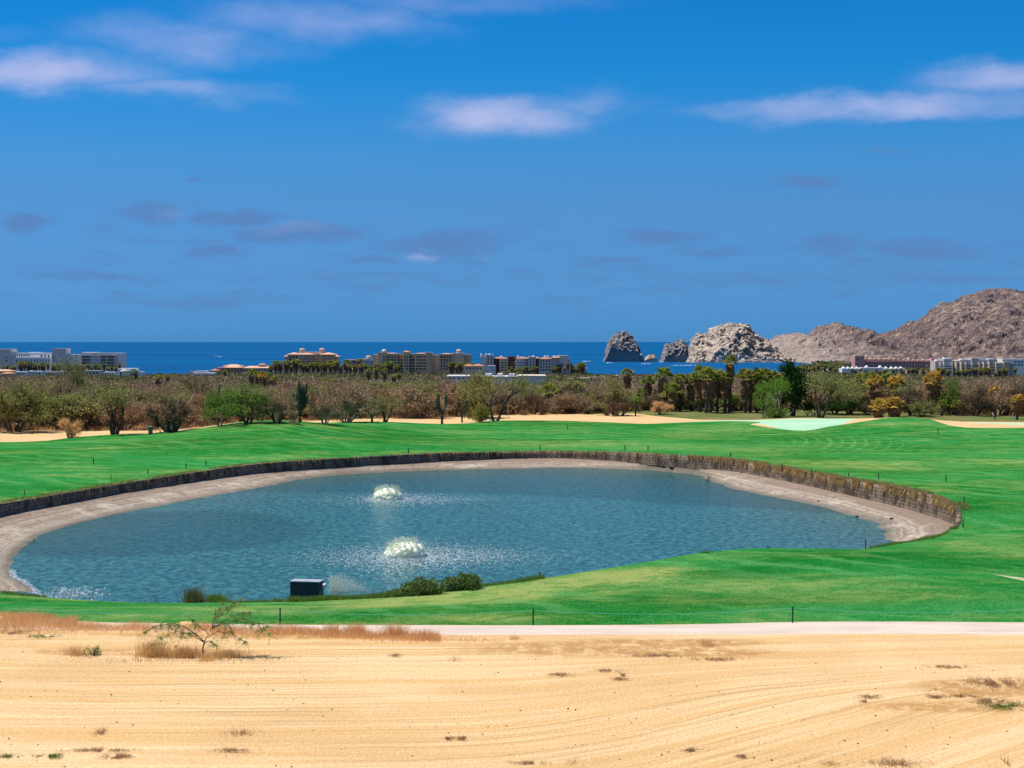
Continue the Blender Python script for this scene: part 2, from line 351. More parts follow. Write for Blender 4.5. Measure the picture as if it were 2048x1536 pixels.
mint_poly = spline([tuple(atz(a, b, -.25)[:2]) for a, b in [(1400, 841.5), (1440, 839.5), (1500, 839), (1570, 835.8), (1600, 835), (1690, 835.2), (1750, 837), (1775, 843), (1720, 856), (1612, 874), (1560, 864), (1490, 855), (1420, 848), (1380, 845), (1400, 841.5)]], 2.0)[:-1]
tiny_mint = np.array([tuple(atz(a, b, -.3)[:2]) for a, b in [(975, 847), (982, 840), (998, 839), (1002, 844), (990, 848)]])
lip_poly = np.array([ground(a, b)[:2] for a, b in [(1985, 1150), (2048, 1158), (2110, 1166), (2110, 1180), (2048, 1166)]])
mr_poly = np.array([tuple(atz(a, b, -.2)[:2]) for a, b in [(1925, 851), (1945, 848), (1985, 850), (2048, 851.5), (2110, 852), (2110, 862), (1925, 860)]])

# one constrained triangulation, cut into the grounds that meet in it
pts = []
for (y0, y1, dy, dx) in ((46, 132, .9, 1.1), (132, 300, 1.3, 1.6), (300, 521, 2.6, 3.2)):
    k = 0
    for Y in np.arange(y0, y1, dy):
        hw = .30 * Y * 1.35 + 26
        xs = np.arange(-hw, hw, dx) + (dx / 2 if k % 2 else 0); k += 1
        pts += [(x, Y) for x in xs]
pts += [(x, 521.0) for x in np.arange(-236, 237, 4)]
polys = [pond, grass_poly, path_poly, rough_poly, mint_poly, tiny_mint, lip_poly, mr_poly]
P0 = np.array(pts); keep = np.ones(len(P0), bool)
for pl in polys: keep &= dist_line(P0, np.vstack((pl, pl[:1]))) > .35
pts = [Vector(p) for p in P0[keep]]; edges = []
for pl in polys:
    s0 = len(pts); pts += [Vector((float(p[0]), float(p[1]))) for p in pl]; n = len(pl)
    edges += [(s0 + i, s0 + (i + 1) % n) for i in range(n)]
rv, re_, rf, *_ = delaunay_2d_cdt(pts, edges, [], 0, 1e-4)
GV = np.array([tuple(v) for v in rv]); GF = np.array([tuple(f) for f in rf if len(f) == 3]); cen = GV[GF].mean(1)
def cls(poly): return inpoly(cen, poly)
reg = np.zeros(len(cen), int)
reg[cls(rough_poly)] = 4
reg[cls(mint_poly)] = 5; reg[cls(tiny_mint)] = 5; reg[cls(mr_poly)] = 5
reg[cls(grass_poly)] = 1
reg[cls(path_poly)] = 3
reg[cls(lip_poly)] = 6
reg[cls(pond)] = 2
zg = Z(GV)
und = np.array([.10 * mnoise.noise((x * .05, y * .05, 1)) + .03 * mnoise.noise((x * .3, y * .3, 2)) for x, y in GV])
zg = zg + und * sstep(99, 106, GV[:, 1])
zg = zg + np.array([.05 * mnoise.noise((x * .25, y * .6, 7)) for x, y in GV]) * (1 - sstep(90, 93, GV[:, 1]))
# bed of the pond
inW = inpoly(GV, wpoly); dW = dist_line(GV, waterline); dN = dist_line(GV, nearL); dWall = dist_line(GV, wallL)
isBedV = np.zeros(len(GV), bool); isBedV[np.unique(GF[reg == 2])] = True
beach = dW / (dW + dWall + .01)
zb = np.where(inW, -2 - np.minimum(dW * .12, 1.2), -2 + 1.0 * beach + .05 * np.array([mnoise.noise((x * .5, y * .5, 9)) for x, y in GV]) * np.minimum(dW, 1))
zb = np.where(dWall < .05, ZB, zb)
tN = sstep(0, 2.2, dN); zb = zg * (1 - tN) + np.minimum(zb, zg + .3) * tN
zb = np.where((dN < 6) & (GV[:, 0] < 34) & (dN >= .05), np.minimum(zb, -2.0 - .3 * tN), zb)
track = GV[:, 1] - 0.95 * np.log1p(np.exp((GV[:, 0] - 1) * .5)) / .5 * (1 - .85 * sstep(74, 90, GV[:, 1])) + .02 * GV[:, 0]
def blob(px, py, rx, ry, gp=None):
    c = ground(px, py) if gp is None else gp
    a = c[1] * rx / F; b = abs(ground(px, py - ry)[1] - c[1])
    return np.exp(-((GV[:, 0] - c[0]) / a) ** 2 - ((GV[:, 1] - c[1]) / b) ** 2)
dry = np.zeros(len(GV))
for a in [(760, 1208, 90, 9), (880, 1198, 110, 12), (1000, 1185, 120, 14), (1120, 1170, 120, 13), (1230, 1155, 110, 12), (1310, 1143, 60, 9), (950, 1238, 150, 7), (500, 1218, 160, 6), (300, 1235, 160, 6)]:
    dry = np.maximum(dry, blob(*a) * (1.7 if a[3] > 7 else .9))
for a in [(1500, 1172, 260, 14), (1750, 1200, 250, 14), (1960, 1095, 120, 12), (1900, 1090, 60, 8), (2030, 1110, 60, 12), (1700, 930, 200, 10), (1380, 868, 70, 7), (1450, 862, 80, 6), (560, 848, 120, 4), (1350, 895, 120, 6), (1500, 900, 100, 6), (1850, 850, 60, 5),
          (1750, 850, 50, 4), (1840, 980, 80, 8), (1150, 890, 200, 6), (1000, 1250, 900, 3), (220, 896, 40, 2), (590, 912, 50, 2), (2000, 925, 120, 8)]:
    dry = np.maximum(dry, .5 * blob(*a))
lush = np.zeros(len(GV))
for a in [(1460, 884, 80, 5), (1600, 876, 90, 5), (1350, 1200, 300, 14), (1850, 870, 60, 8), (1150, 845, 120, 5), (350, 885, 250, 8), (800, 875, 250, 12), (1720, 1110, 200, 8), (1960, 1130, 120, 7), (1950, 1020, 80, 10), (1450, 1150, 150, 12)]: lush = np.maximum(lush, blob(*a))
mow = np.minimum(1, 1.5 * blob(1690, 888, 105, 15))
# dry scrub floor behind the front row of trees
fx = [-300, 0, 300, 450, 600, 700, 850, 1050, 1250, 1600, 2048, 2400]; fy = [868, 868, 857, 850, 843, 840, 836, 828.5, 824, 822, 833, 833]
def front_d(x, y): return np.interp(1024 + F * x / y, fx, [F * 16.5 / (v - 683) for v in fy])
scrub = sstep(-4, 14, GV[:, 1] - front_d(GV[:, 0], GV[:, 1]))
weedy = np.zeros(len(GV))
for a in [(1200, 1300, 260, 10), (1400, 1310, 160, 10), (1330, 1290, 200, 9), (1960, 1380, 120, 14), (350, 1310, 180, 12), (150, 1305, 80, 8), (0, 1250, 200, 16), (550, 1275, 350, 7), (1900, 1420, 160, 9), (300, 1515, 140, 9)]: weedy = np.maximum(weedy, blob(*a))
def region(name, k, z, mat, label=None):
    f = GF[reg == k]; ids, inv = np.unique(f, return_inverse=True); m = MB()
    m.add(np.column_stack((GV[ids], z[ids])), inv.reshape(-1, 3)); me = m.mesh(name, True)
    for an, av in (('dry', dry), ('lush', lush), ('mow', mow), ('track', track), ('scrub', scrub), ('weedy', weedy), ('dw', np.where(inW, -dW, dW)), ('bt', beach)):
        at = me.attributes.new(an, 'FLOAT', 'POINT'); at.data.foreach_set('value', av[ids].astype(np.float32))
    o = obj(name, me, mat); return tag(o, label, None, None, 'structure')

# --- ground materials
def sandmat(name, A, B, scrubby=True):
    m = Mat(name); pos = m.co()
    cx = m.n('ShaderNodeCombineXYZ'); sp = m.n('ShaderNodeSeparateXYZ'); m.put(sp.inputs[0], pos)
    wob = m.math('MULTIPLY', m.math('SUBTRACT', m.noise(.07, 3, .5), .5), 1.3)
    m.put(cx.inputs[0], m.math('MULTIPLY', sp.outputs[0], .035)); m.put(cx.inputs[1], m.math('MULTIPLY', m.math('ADD', m.attr('track'), wob), .8))
    streak = m.noise(1.0, 6, .6, cx.outputs[0], .5)
    cx2 = m.n('ShaderNodeCombineXYZ'); m.put(cx2.inputs[0], m.math('MULTIPLY', sp.outputs[0], .05)); m.put(cx2.inputs[1], m.math('MULTIPLY', m.math('ADD', m.attr('track'), m.math('MULTIPLY', sp.outputs[0], -.05)), 3.4))
    rut = m.noise(1.0, 3, .5, cx2.outputs[0], .2)
    fine = m.noise(5, 6, .75, m.co((1.6, .55, 1))); big = m.noise(.10, 5, .6, m.co((.7, 1, 1)))
    col = m.mix(m.rng(streak, .38, .64), A, B)
    rutm = m.math('MULTIPLY', m.rng(rut, .52, .62), m.rng(m.noise(.07, 3, .5), .36, .56)); col = m.mix(m.math('MULTIPLY', rutm, .8), col, tuple(x * .68 for x in B)); rl = m.rng(rut, .42, .34); col = m.mix(m.math('MULTIPLY', rl, .6), col, tuple(min(1, x * 1.22) for x in A))
    col = m.mix(m.math('MULTIPLY', m.rng(big, .44, .66), .55), col, tuple(x * .86 for x in B))
    col = m.mix(m.rng(fine, .38, .72, 0, .6), col, tuple(x * .78 for x in B)); col = m.mix(m.rng(fine, .5, .3, 0, .5), col, tuple(min(1, x * 1.12) for x in A))
    peb = m.noise(4.2, 3, .8, m.co((1.6, .5, 1))); col = m.mix(m.rng(peb, .70, .74, 0, .6), col, (.22, .11, .05))
    if scrubby:
        wz = m.math('MULTIPLY', m.rng(m.attr('weedy'), .08, .6), m.rng(m.noise(1.6, 7, .8, m.co((.7, .45, 1))), .38, .56))
        col = m.mix(m.math('MULTIPLY', wz, .85), col, (.40, .21, .07))
        sf = m.attr('scrub'); sc2 = m.mix(m.rng(m.noise(.35, 6, .7), .4, .6), (.30, .17, .08), (.16, .10, .05))
        col = m.mix(m.rng(m.math('ADD', sf, m.math('MULTIPLY', m.math('SUBTRACT', m.noise(.2, 5), .5), .8)), .3, .7), col, sc2)
    h = m.math('ADD', m.math('MULTIPLY', streak, .5), m.math('ADD', m.math('MULTIPLY', fine, .6), m.math('ADD', m.math('MULTIPLY', rut, .5), peb)))
    return m.pbr(col, .95, m.bump(h, .6, .09), .05)
M_sand = sandmat('sand', (.73, .51, .275), (.63, .39, .165))
M_lip = sandmat('bunker_sand', (.55, .5, .3), (.4, .4, .22), False)
m = Mat('turf')
gn = m.noise(.06, 6, .6, m.co((.5, 1, 1)), .8); gf = m.noise(4, 6, .8, m.co((1.6, .6, 1))); gm = m.noise(.8, 8, .78, m.co((.55, .5, 1)), .6); gs = m.noise(.16, 7, .72, m.co((.3, .9, 1)), 1.0)
col = m.mix(m.rng(gn, .40, .60), (.004, .150, .014), (.022, .225, .045))
col = m.mix(m.rng(gm, .42, .64, 0, .55), col, (.06, .30, .075))
col = m.mix(m.math('MULTIPLY', m.attr('lush'), .8), col, (.001, .115, .010))
dm = m.math('ADD', m.math('MULTIPLY', m.attr('dry'), .95), m.rng(gs, .45, .70, 0, .62)); dm = m.math('MULTIPLY', dm, m.rng(gm, .34, .60, .2, 1.))
col = m.mix(m.math('MINIMUM', dm, .95), col, (.34, .38, .11))
sp = m.n('ShaderNodeSeparateXYZ'); m.put(sp.inputs[0], m.co()); dy_ = m.math('SUBTRACT', sp.outputs[1], 296.); uu = m.math('ADD', sp.outputs[0], m.math('MULTIPLY', m.math('MULTIPLY', dy_, dy_), .0035))
sn = m.math('SINE', m.math('ADD', m.math('MULTIPLY', uu, 3.3), m.math('MULTIPLY', m.noise(.25, 4, .7), 5.)))
col = m.mix(m.math('MULTIPLY', m.math('MULTIPLY', m.attr('mow'), m.rng(sn, .35, .95)), m.rng(m.noise(.4, 4, .7), .40, .62, .05, .6)), col, (.20, .42, .13))
sn2 = m.math('SINE', m.math('ADD', m.math('MULTIPLY', m.math('ADD', sp.outputs[0], m.math('MULTIPLY', sp.outputs[1], .9)), 1.1), m.math('MULTIPLY', m.noise(.05, 5, .6), 22.)))
col = m.mix(m.math('MULTIPLY', m.rng(sn2, .2, 1., 0, .42), m.rng(m.noise(.045, 3, .5), .45, .6)), col, (.14, .38, .12))
col = m.mix(m.rng(gf, .42, .70, .0, .6), col, (.002, .075, .008))
col = m.mix(m.rng(gf, .50, .34, 0, .4), col, (.12, .38, .12))
M_turf = m.pbr(col, .95, m.bump(m.math('ADD', gf, m.math('MULTIPLY', gm, .9)), .9, .14), .0)
m = Mat('pond_bed'); st = m.n('ShaderNodeCombineXYZ'); m.put(st.inputs[0], m.math('MULTIPLY', m.attr('bt'), 9)); sp = m.n('ShaderNodeSeparateXYZ'); m.put(sp.inputs[0], m.co()); m.put(st.inputs[1], m.math('MULTIPLY', sp.outputs[0], .06))
s1 = m.noise(1.2, 7, .7, st.outputs[0], 1.2); s2 = m.noise(1.6, 7, .75); s3 = m.noise(.22, 5, .65)
col = m.mix(m.rng(s1, .4, .62), (.44, .36, .275), (.27, .20, .145)); col = m.mix(m.rng(s3, .52, .66, 0, .7), col, (.58, .50, .39))
col = m.mix(m.rng(s2, .48, .64, 0, .85), col, (.15, .11, .08))
col = m.mix(m.rng(m.attr('bt'), .45, .8, 0, .6), col, (.22, .15, .11))
wet = m.math('SUBTRACT', 1., m.rng(m.math('ADD', m.attr('dw'), m.math('MULTIPLY', m.math('SUBTRACT', s2, .5), 3.)), .1, 1.5)); col = m.mix(m.math('MULTIPLY', wet, .7), col, (.10, .095, .07))
M_bed = m.pbr(col, .9, m.bump(m.math('ADD', s2, s1), .7, .25), .2)
m = Mat('concrete_path'); s1 = m.noise(.8, 7, .7, m.co((.2, 1, 1))); s2 = m.noise(12, 4, .7); col = m.mix(m.rng(s1, .35, .65), (.66, .54, .44), (.54, .43, .34)); col = m.mix(m.rng(s2, .45, .7, 0, .35), col, (.4, .3, .22)); M_path = m.pbr(col, .9, m.bump(s2, .3, .02), .2)
m = Mat('rough_turf'); s1 = m.noise(.2, 6, .7, m.co((.4, 1, 1))); s2 = m.noise(1.5, 5, .7); col = m.mix(m.rng(s1, .4, .6), (.075, .125, .028), (.20, .17, .06)); col = m.mix(m.rng(s2, .5, .7, 0, .6), col, (.05, .08, .02)); M_rough = m.pbr(col, .95, m.bump(s2, .6, .2), .1)
m = Mat('mint_sand'); s1 = m.noise(.3, 6, .7, m.co((.3, 1, 1))); col = m.mix(m.rng(s1, .35, .65), (.31, .53, .33), (.40, .59, .39)); M_mint = m.pbr(col, .95, m.bump(s1, .4, .2), .1)
sandL = 'tan sand ground with tyre tracks'
region('sand_ground', 0, zg, M_sand, 'bare orange sand ground with tyre tracks in front and scrub floor behind')
region('fairway', 1, zg, M_turf, 'bright green mown golf fairway all round the pond')
region('pond_bed', 2, zb, M_bed, 'dry pale bed of the pond between the water and the stone wall')
region('path', 3, zg, M_path, 'pale concrete cart path along the near side of the grass')
region('rough_grass', 4, zg, M_rough, 'dull olive rough grass under the palms')
region('sand_bunker', 5, zg, M_mint, 'pale mint green bunker areas below the palms')
region('sand_lip', 6, zg, M_lip, 'thin pale bunker edge in the grass at the right')

# far plain down to the coast, sea
def coastY(X, Y0): return 1890.
m = MB(); rows = list(np.arange(521, 1000, 16)) + list(np.arange(1000, 2900, 40)) + [2900]; nx = 90; V = []
for Y in rows:
    u = np.linspace(-1, 1, nx)
    for a in u:
        X = a * (Y * .30 * 1.5 + 26 + max(0, 521 * .405 - Y * .3)); z = float(plainz(Y)) if Y > 521 else Z1(X, 521.)
        pxx = 1024 + F * X / Y; lim = (1880 if 390 < pxx < 1175 or pxx < 235 else 1720) if pxx < 1560 else (1880 + (pxx - 1560) * 12)
        if Y > lim: z = -21.5
        V.append((X, Y, z))
Fc = [(j * nx + i, j * nx + i + 1, (j + 1) * nx + i + 1, (j + 1) * nx + i) for j in range(len(rows) - 1) for i in range(nx - 1)]
m.add(V, [Fc])
mm = Mat('scrub_floor'); c = mm.mix(mm.rng(mm.noise(.03, 6, .7), .4, .6), (.15, .12, .06), (.075, .09, .035)); M_floor = mm.pbr(c, .95, mm.bump(mm.noise(.2, 5), .5, 1), .1)
tag(obj('far_plain', m, M_floor, smooth=True), 'scrub covered plain running down to the coast', None, None, 'structure')

m = Mat('sea_water'); v = m.co((.35, 1, 1)); w1 = m.noise(.02, 8, .7, v); w2 = m.noise(.0012, 5, .6, m.co((.25, 1, 1)))
col = m.mix(m.rng(w2, .35, .65), (.002, .072, .20), (.002, .10, .255)); cap_ = m.noise(.035, 4, .75, m.co((.5, 1, 1)))
col = m.mix(m.rng(w1, .35, .65, 0, .5), col, (.002, .055, .16))
M_sea = m.pbr(col, .6, m.bump(w1, .5, 2.), .03)
m = MB(); SX = [-60000, -8000, -2500, 0, 2500, 8000, 60000]; SY = [1700, 2600, 4000, 8000, 20000, 120000]
V = [(x * (1 if y > 8000 else .5), y, -20) for y in SY for x in SX]; n = len(SX)
m.add(V, [[(j * n + i, j * n + i + 1, (j + 1) * n + i + 1, (j + 1) * n + i) for j in range(len(SY) - 1) for i in range(n - 1)]])
tag(obj('sea', m, M_sea), 'deep blue sea reaching the horizon', None, None, 'structure')

# pond water
wx = np.arange(-56, 58, 1.6); wy = np.arange(108, 252, 1.6); XX, YY = np.meshgrid(wx, wy); V = np.column_stack((XX.ravel(), YY.ravel(), np.full(XX.size, -2.)))
nx = len(wx); Fq = np.array([(j * nx + i, j * nx + i + 1, (j + 1) * nx + i + 1, (j + 1) * nx + i) for j in range(len(wy) - 1) for i in range(nx - 1)])
cw = V[Fq].mean(1)[:, :2]; bigp = inpoly(cw, pond) & (inpoly(cw, wpoly) | (dist_line(cw, waterline) < 3))
Fq = Fq[bigp]; ids, inv = np.unique(Fq, return_inverse=True); m = MB(); m.add(V[ids], inv.reshape(-1, 4)); me = m.mesh('pond_water')
Q = V[ids]
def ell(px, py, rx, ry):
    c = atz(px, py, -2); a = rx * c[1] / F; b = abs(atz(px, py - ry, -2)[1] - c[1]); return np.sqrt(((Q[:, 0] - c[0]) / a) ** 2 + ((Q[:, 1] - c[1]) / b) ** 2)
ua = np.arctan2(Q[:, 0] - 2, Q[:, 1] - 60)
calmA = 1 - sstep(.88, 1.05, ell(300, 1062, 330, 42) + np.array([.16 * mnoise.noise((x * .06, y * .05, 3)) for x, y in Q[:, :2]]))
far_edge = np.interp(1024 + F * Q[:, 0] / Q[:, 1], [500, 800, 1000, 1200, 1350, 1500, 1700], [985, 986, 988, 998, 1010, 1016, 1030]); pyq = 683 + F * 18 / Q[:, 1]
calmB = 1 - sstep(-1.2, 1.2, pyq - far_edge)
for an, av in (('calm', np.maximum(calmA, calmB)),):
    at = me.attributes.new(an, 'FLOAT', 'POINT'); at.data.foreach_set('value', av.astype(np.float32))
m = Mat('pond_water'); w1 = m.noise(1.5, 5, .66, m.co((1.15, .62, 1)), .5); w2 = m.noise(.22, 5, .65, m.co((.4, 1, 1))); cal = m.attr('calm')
col = m.mix(m.rng(w1, .36, .62), (.058, .215, .205), (.012, .072, .076)); col2 = m.mix(m.rng(w1, .36, .62), (.026, .112, .098), (.009, .055, .049))  # sky reflection on ripples painted as light and dark colour, duller where calm
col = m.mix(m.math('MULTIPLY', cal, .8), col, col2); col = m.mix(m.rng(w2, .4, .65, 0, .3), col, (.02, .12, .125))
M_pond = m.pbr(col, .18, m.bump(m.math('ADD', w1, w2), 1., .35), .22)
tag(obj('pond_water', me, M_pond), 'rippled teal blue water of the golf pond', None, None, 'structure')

# ================================================================== mountains and sea rocks
def fbm(x, y, z=0, o=6, h=.55):
    a, s, f = 1., 0., 1.
    for _ in range(o): s += a * mnoise.noise((x * f, y * f, z + f)); a *= h; f *= 2.05
    return s
def ridged(x, y, z=0, o=6, h=.55):
    a, s, f = 1., 0., 1.
    for _ in range(o): s += a * (1 - 2 * abs(mnoise.noise((x * f, y * f, z + f)))); a *= h; f *= 2.1
    return s
def ridge(name, prof, Yc, front, back, mat, dx, ny, amp, wl, steep=1.0, jag=0, zbase=-20.5, crag=0, skew=0):
    """a heightfield hill whose crest follows the profile; real depth in front and behind"""
    pr = np.array(prof, float); xs = np.arange(pr[0, 0], pr[-1, 0] + .01, dx); H = np.interp(xs, pr[:, 0], pr[:, 1]); n = len(xs); V = []
    for j in range(ny):
        t = j / (ny - 1); tt = (t - .5) * 2
        for i, px in enumerate(xs):
            e = (px - 1024) / F; Y = Yc + (back if tt > 0 else front) * tt; X = e * Yc * (1 + .15 * (Y / Yc - 1)); 
            crest = CAMZ + (683 - H[i]) * Yc / F
            s = max(0, 1 - abs(tt)) ** steep
            hgt = (crest - zbase)
            nz = ridged(X / wl, Y / wl, 3.3) * .6 + .4 * fbm(X / wl * 2.3, Y / wl * 2.3, 1.1)
            k = min(1, hgt / (2.5 * amp)) * (1 - (1 - min(1, abs(tt) * 4)) * .75) * min(1, (1 - abs(tt)) * 6)
            z = zbase + hgt * s + amp * nz * k - amp * .45 * k
            if jag: z += jag * fbm(X / (wl * .16), Y / (wl * .16), 8, 4, .65) * min(1, hgt / 20) * min(1, (1 - abs(tt)) * 8)
            if crag:
                q = ridged((X + .4 * z) / (wl * .3), (Y + z * .5) / (wl * .3), 5, 4, .6); V.append((X + crag * q * .6 * min(1, (1 - abs(tt)) * 5), Y - crag * q * min(1, (1 - abs(tt)) * 5), z))
            else: V.append((X, Y, z))
    m = MB(); m.add(V, [[(j * n + i, j * n + i + 1, (j + 1) * n + i + 1, (j + 1) * n + i) for j in range(ny - 1) for i in range(n - 1)]])
    return obj(name, m, mat, smooth=False)
def rockmat(name, lt, md, dk, sc_, thr=.5, shrub=None):
    m = Mat(name); a = m.noise(sc_, 8, .68, m.co((1, 1, .8)), .4); b = m.noise(sc_ * 4.5, 6, .7, m.co((1, 1, .6))); c = m.noise(sc_ * .3, 5, .6)
    col = m.mix(m.rng(a, thr - .10, thr + .12), lt, md); col = m.mix(m.rng(b, .56, .68, 0, .75), col, dk); col = m.mix(m.rng(c, .5, .68, 0, .5), col, md)
    vo = m.n('ShaderNodeTexVoronoi'); vo.inputs['Scale'].default_value = sc_ * 3; m.put(vo.inputs['Vector'], m.co((1, 1, .7)))
    if shrub:
        s = m.noise(shrub[0], 4, .8); col = m.mix(m.rng(s, .50, .60, 0, shrub[2]), col, shrub[1])
    h = m.math('ADD', m.math('MULTIPLY', a, 1.5), m.math('ADD', m.math('MULTIPLY', b, .7), m.math('MULTIPLY', vo.outputs['Distance'], .6)))
    return m.pbr(col, .95, m.bump(h, 1., 9.), .1)
M_white_rock = rockmat('pale_rock', (.66, .53, .41), (.52, .41, .32), (.22, .175, .165), .028)
M_grey_rock = rockmat('grey_rock', (.46, .40, .36), (.32, .28, .27), (.13, .115, .12), .04)
m = Mat('mountain_rock'); a = m.noise(.010, 6, .62); b = m.noise(.075, 7, .78, m.co((1, 1, .8))); c = m.noise(.035, 6, .7); d = m.noise(.19, 4, .7)
col = m.mix(m.rng(c, .42, .6), (.255, .185, .165), (.15, .108, .108)); col = m.mix(m.rng(d, .5, .62, 0, .7), col, (.075, .06, .07))
spk = m.math('MULTIPLY', m.rng(b, .50, .60), m.rng(a, .36, .60, .3, 1.)); col = m.mix(m.math('MULTIPLY', spk, .9), col, (.58, .42, .29))
sx3 = m.n('ShaderNodeSeparateXYZ'); m.put(sx3.inputs[0], m.co()); col = m.mix(m.math('MULTIPLY', m.rng(m.math('ADD', sx3.outputs[0], m.math('MULTIPLY', c, 160.)), 730., 600.), m.rng(b, .38, .55, .25, .75)), col, (.56, .45, .36))
h = m.math('ADD', m.math('MULTIPLY', c, 1.5), m.math('ADD', b, m.math('MULTIPLY', d, .4))); M_mount = m.pbr(col, .95, m.bump(h, 1., 8.), .05)
PM = [(1520, 727), (1535, 722), (1545, 702), (1550, 692), (1556, 685), (1565, 677), (1580, 670), (1600, 668), (1615, 670), (1625, 675), (1635, 673), (1648, 661), (1653, 653), (1662, 653), (1670, 651), (1680, 652), (1690, 656), (1705, 663), (1725, 669), (1745, 671),
      (1765, 670), (1785, 667), (1810, 660), (1840, 648), (1865, 633), (1890, 612), (1915, 597), (1945, 586), (1970, 580), (1985, 578), (2000, 578.5), (2025, 583), (2048, 591), (2080, 610), (2130, 642), (2200, 668), (2300, 690), (2420, 722)]
tag(ridge('mountain', PM, 3300, 560, 700, M_mount, 1.6, 170, 24, 120, .85, 3.0, -20.5, 6), 'bare brown rocky headland mountain on the right behind the hotels', None, None, 'structure')
def rock(name, prof, Yc, f, b, mat, lab, amp=14, wl=55, steep=.5, jag=4, crag=9, dx=.8, ny=90):
    return tag(ridge(name, prof, Yc, f, b, mat, dx, ny, amp, wl, steep, jag, -20.8, crag), lab, 'sea rock')
rock('sea_stack', [(1205, 726), (1207, 718), (1209, 703), (1212, 690), (1217, 680), (1225, 672), (1234, 667), (1243, 664), (1248, 666), (1254, 670), (1263, 677), (1269, 688), (1274, 700), (1279, 713), (1282, 726)], 3060, 34, 40, M_grey_rock,
     'tall dark grey sea stack standing alone left of the other rocks', 9, 32, .4, 3.5, 5, .7, 80)
rock('small_rock', [(1286, 727), (1289, 716), (1292, 712), (1298, 709), (1303, 710), (1308, 709), (1311, 714), (1313, 727)], 3050, 11, 12, M_white_rock, 'very small low rock in the sea beside the dark stack', 3, 14, .5, 1.5, 1.5, .5, 40)
rock('pointed_rock', [(1318, 727), (1321, 712), (1323, 700), (1329, 691), (1338, 687), (1347, 683), (1358, 678), (1363, 680), (1367, 690), (1370, 703), (1374, 727)], 3020, 34, 36, M_grey_rock, 'brownish pointed rock just left of the big pale one', 8, 30, .5, 3, 5, .7, 80)
rock('big_pale_rock', [(1366, 727), (1370, 706), (1374, 688), (1376, 677), (1383, 674), (1391, 668), (1398, 671), (1406, 671), (1414, 662), (1424, 656), (1434, 650), (1446, 648), (1456, 645), (1463, 648), (1470, 648), (1480, 653), (1490, 662), (1499, 667), (1504, 675),
                       (1511, 681), (1519, 683), (1522, 691), (1530, 694), (1538, 700), (1545, 708), (1552, 727)], 3000, 105, 90, M_white_rock, 'largest pale jagged rock rising out of the sea in front of the headland', 17, 62, .66, 3.2, 9, .8, 120)

# ================================================================== plants
rng = np.random.default_rng(11)
M_bark = plain('dark_bark', (.10, .07, .05), (.05, .035, .028), 3, .95, .4, obj=True)
M_pale = plain('pale_bark', (.50, .38, .27), (.35, .26, .18), 3, .9, .3, obj=True)
M_twig = leafmat('bare_twigs', (.56, .38, .22), (.29, .185, .105), .15, .5, (.32, .27, .17))
M_twigdark = leafmat('dark_twigs', (.27, .18, .11), (.12, .08, .05), .12, .4, (.2, .17, .09))
M_olive = leafmat('olive_leaves', (.34, .34, .11), (.17, .18, .06), .35, .5, (.27, .23, .10))
M_green = leafmat('green_leaves', (.23, .33, .06), (.10, .165, .03), .4, .3, (.17, .25, .06))
M_bright = leafmat('bright_leaves', (.26, .42, .06), (.11, .24, .03), .4)
M_darkleaf = leafmat('dark_leaves', (.035, .085, .018), (.012, .035, .01), .2)
M_yellowgreen = leafmat('yellow_green_leaves', (.34, .32, .06), (.18, .18, .04), .35)
M_frond = leafmat('palm_fronds', (.42, .46, .09), (.11, .19, .04), .35, .6, (.46, .38, .10))
M_goldfrond = leafmat('golden_palm_fronds', (.80, .48, .11), (.34, .28, .06), .35)
M_skirt = leafmat('dead_palm_fronds', (.46, .28, .16), (.19, .11, .06), .15)
M_gskirt = leafmat('rusty_dead_fronds', (.48, .26, .11), (.2, .10, .045), .12)
M_ptrunk = plain('palm_trunk', (.12, .09, .07), (.06, .045, .035), 4, .95, .5, obj=True)
M_cactus = plain('cactus_skin', (.11, .105, .045), (.055, .06, .03), 2.5, .8, .3, obj=True)
M_cactbase = plain('cactus_wood', (.12, .085, .055), (.07, .05, .035), 3, .95, .4, obj=True)
M_straw = leafmat('dry_straw', (.85, .58, .27), (.62, .38, .16), .4)
M_straw2 = leafmat('dry_reddish_grass', (.92, .58, .27), (.66, .38, .17), .45)

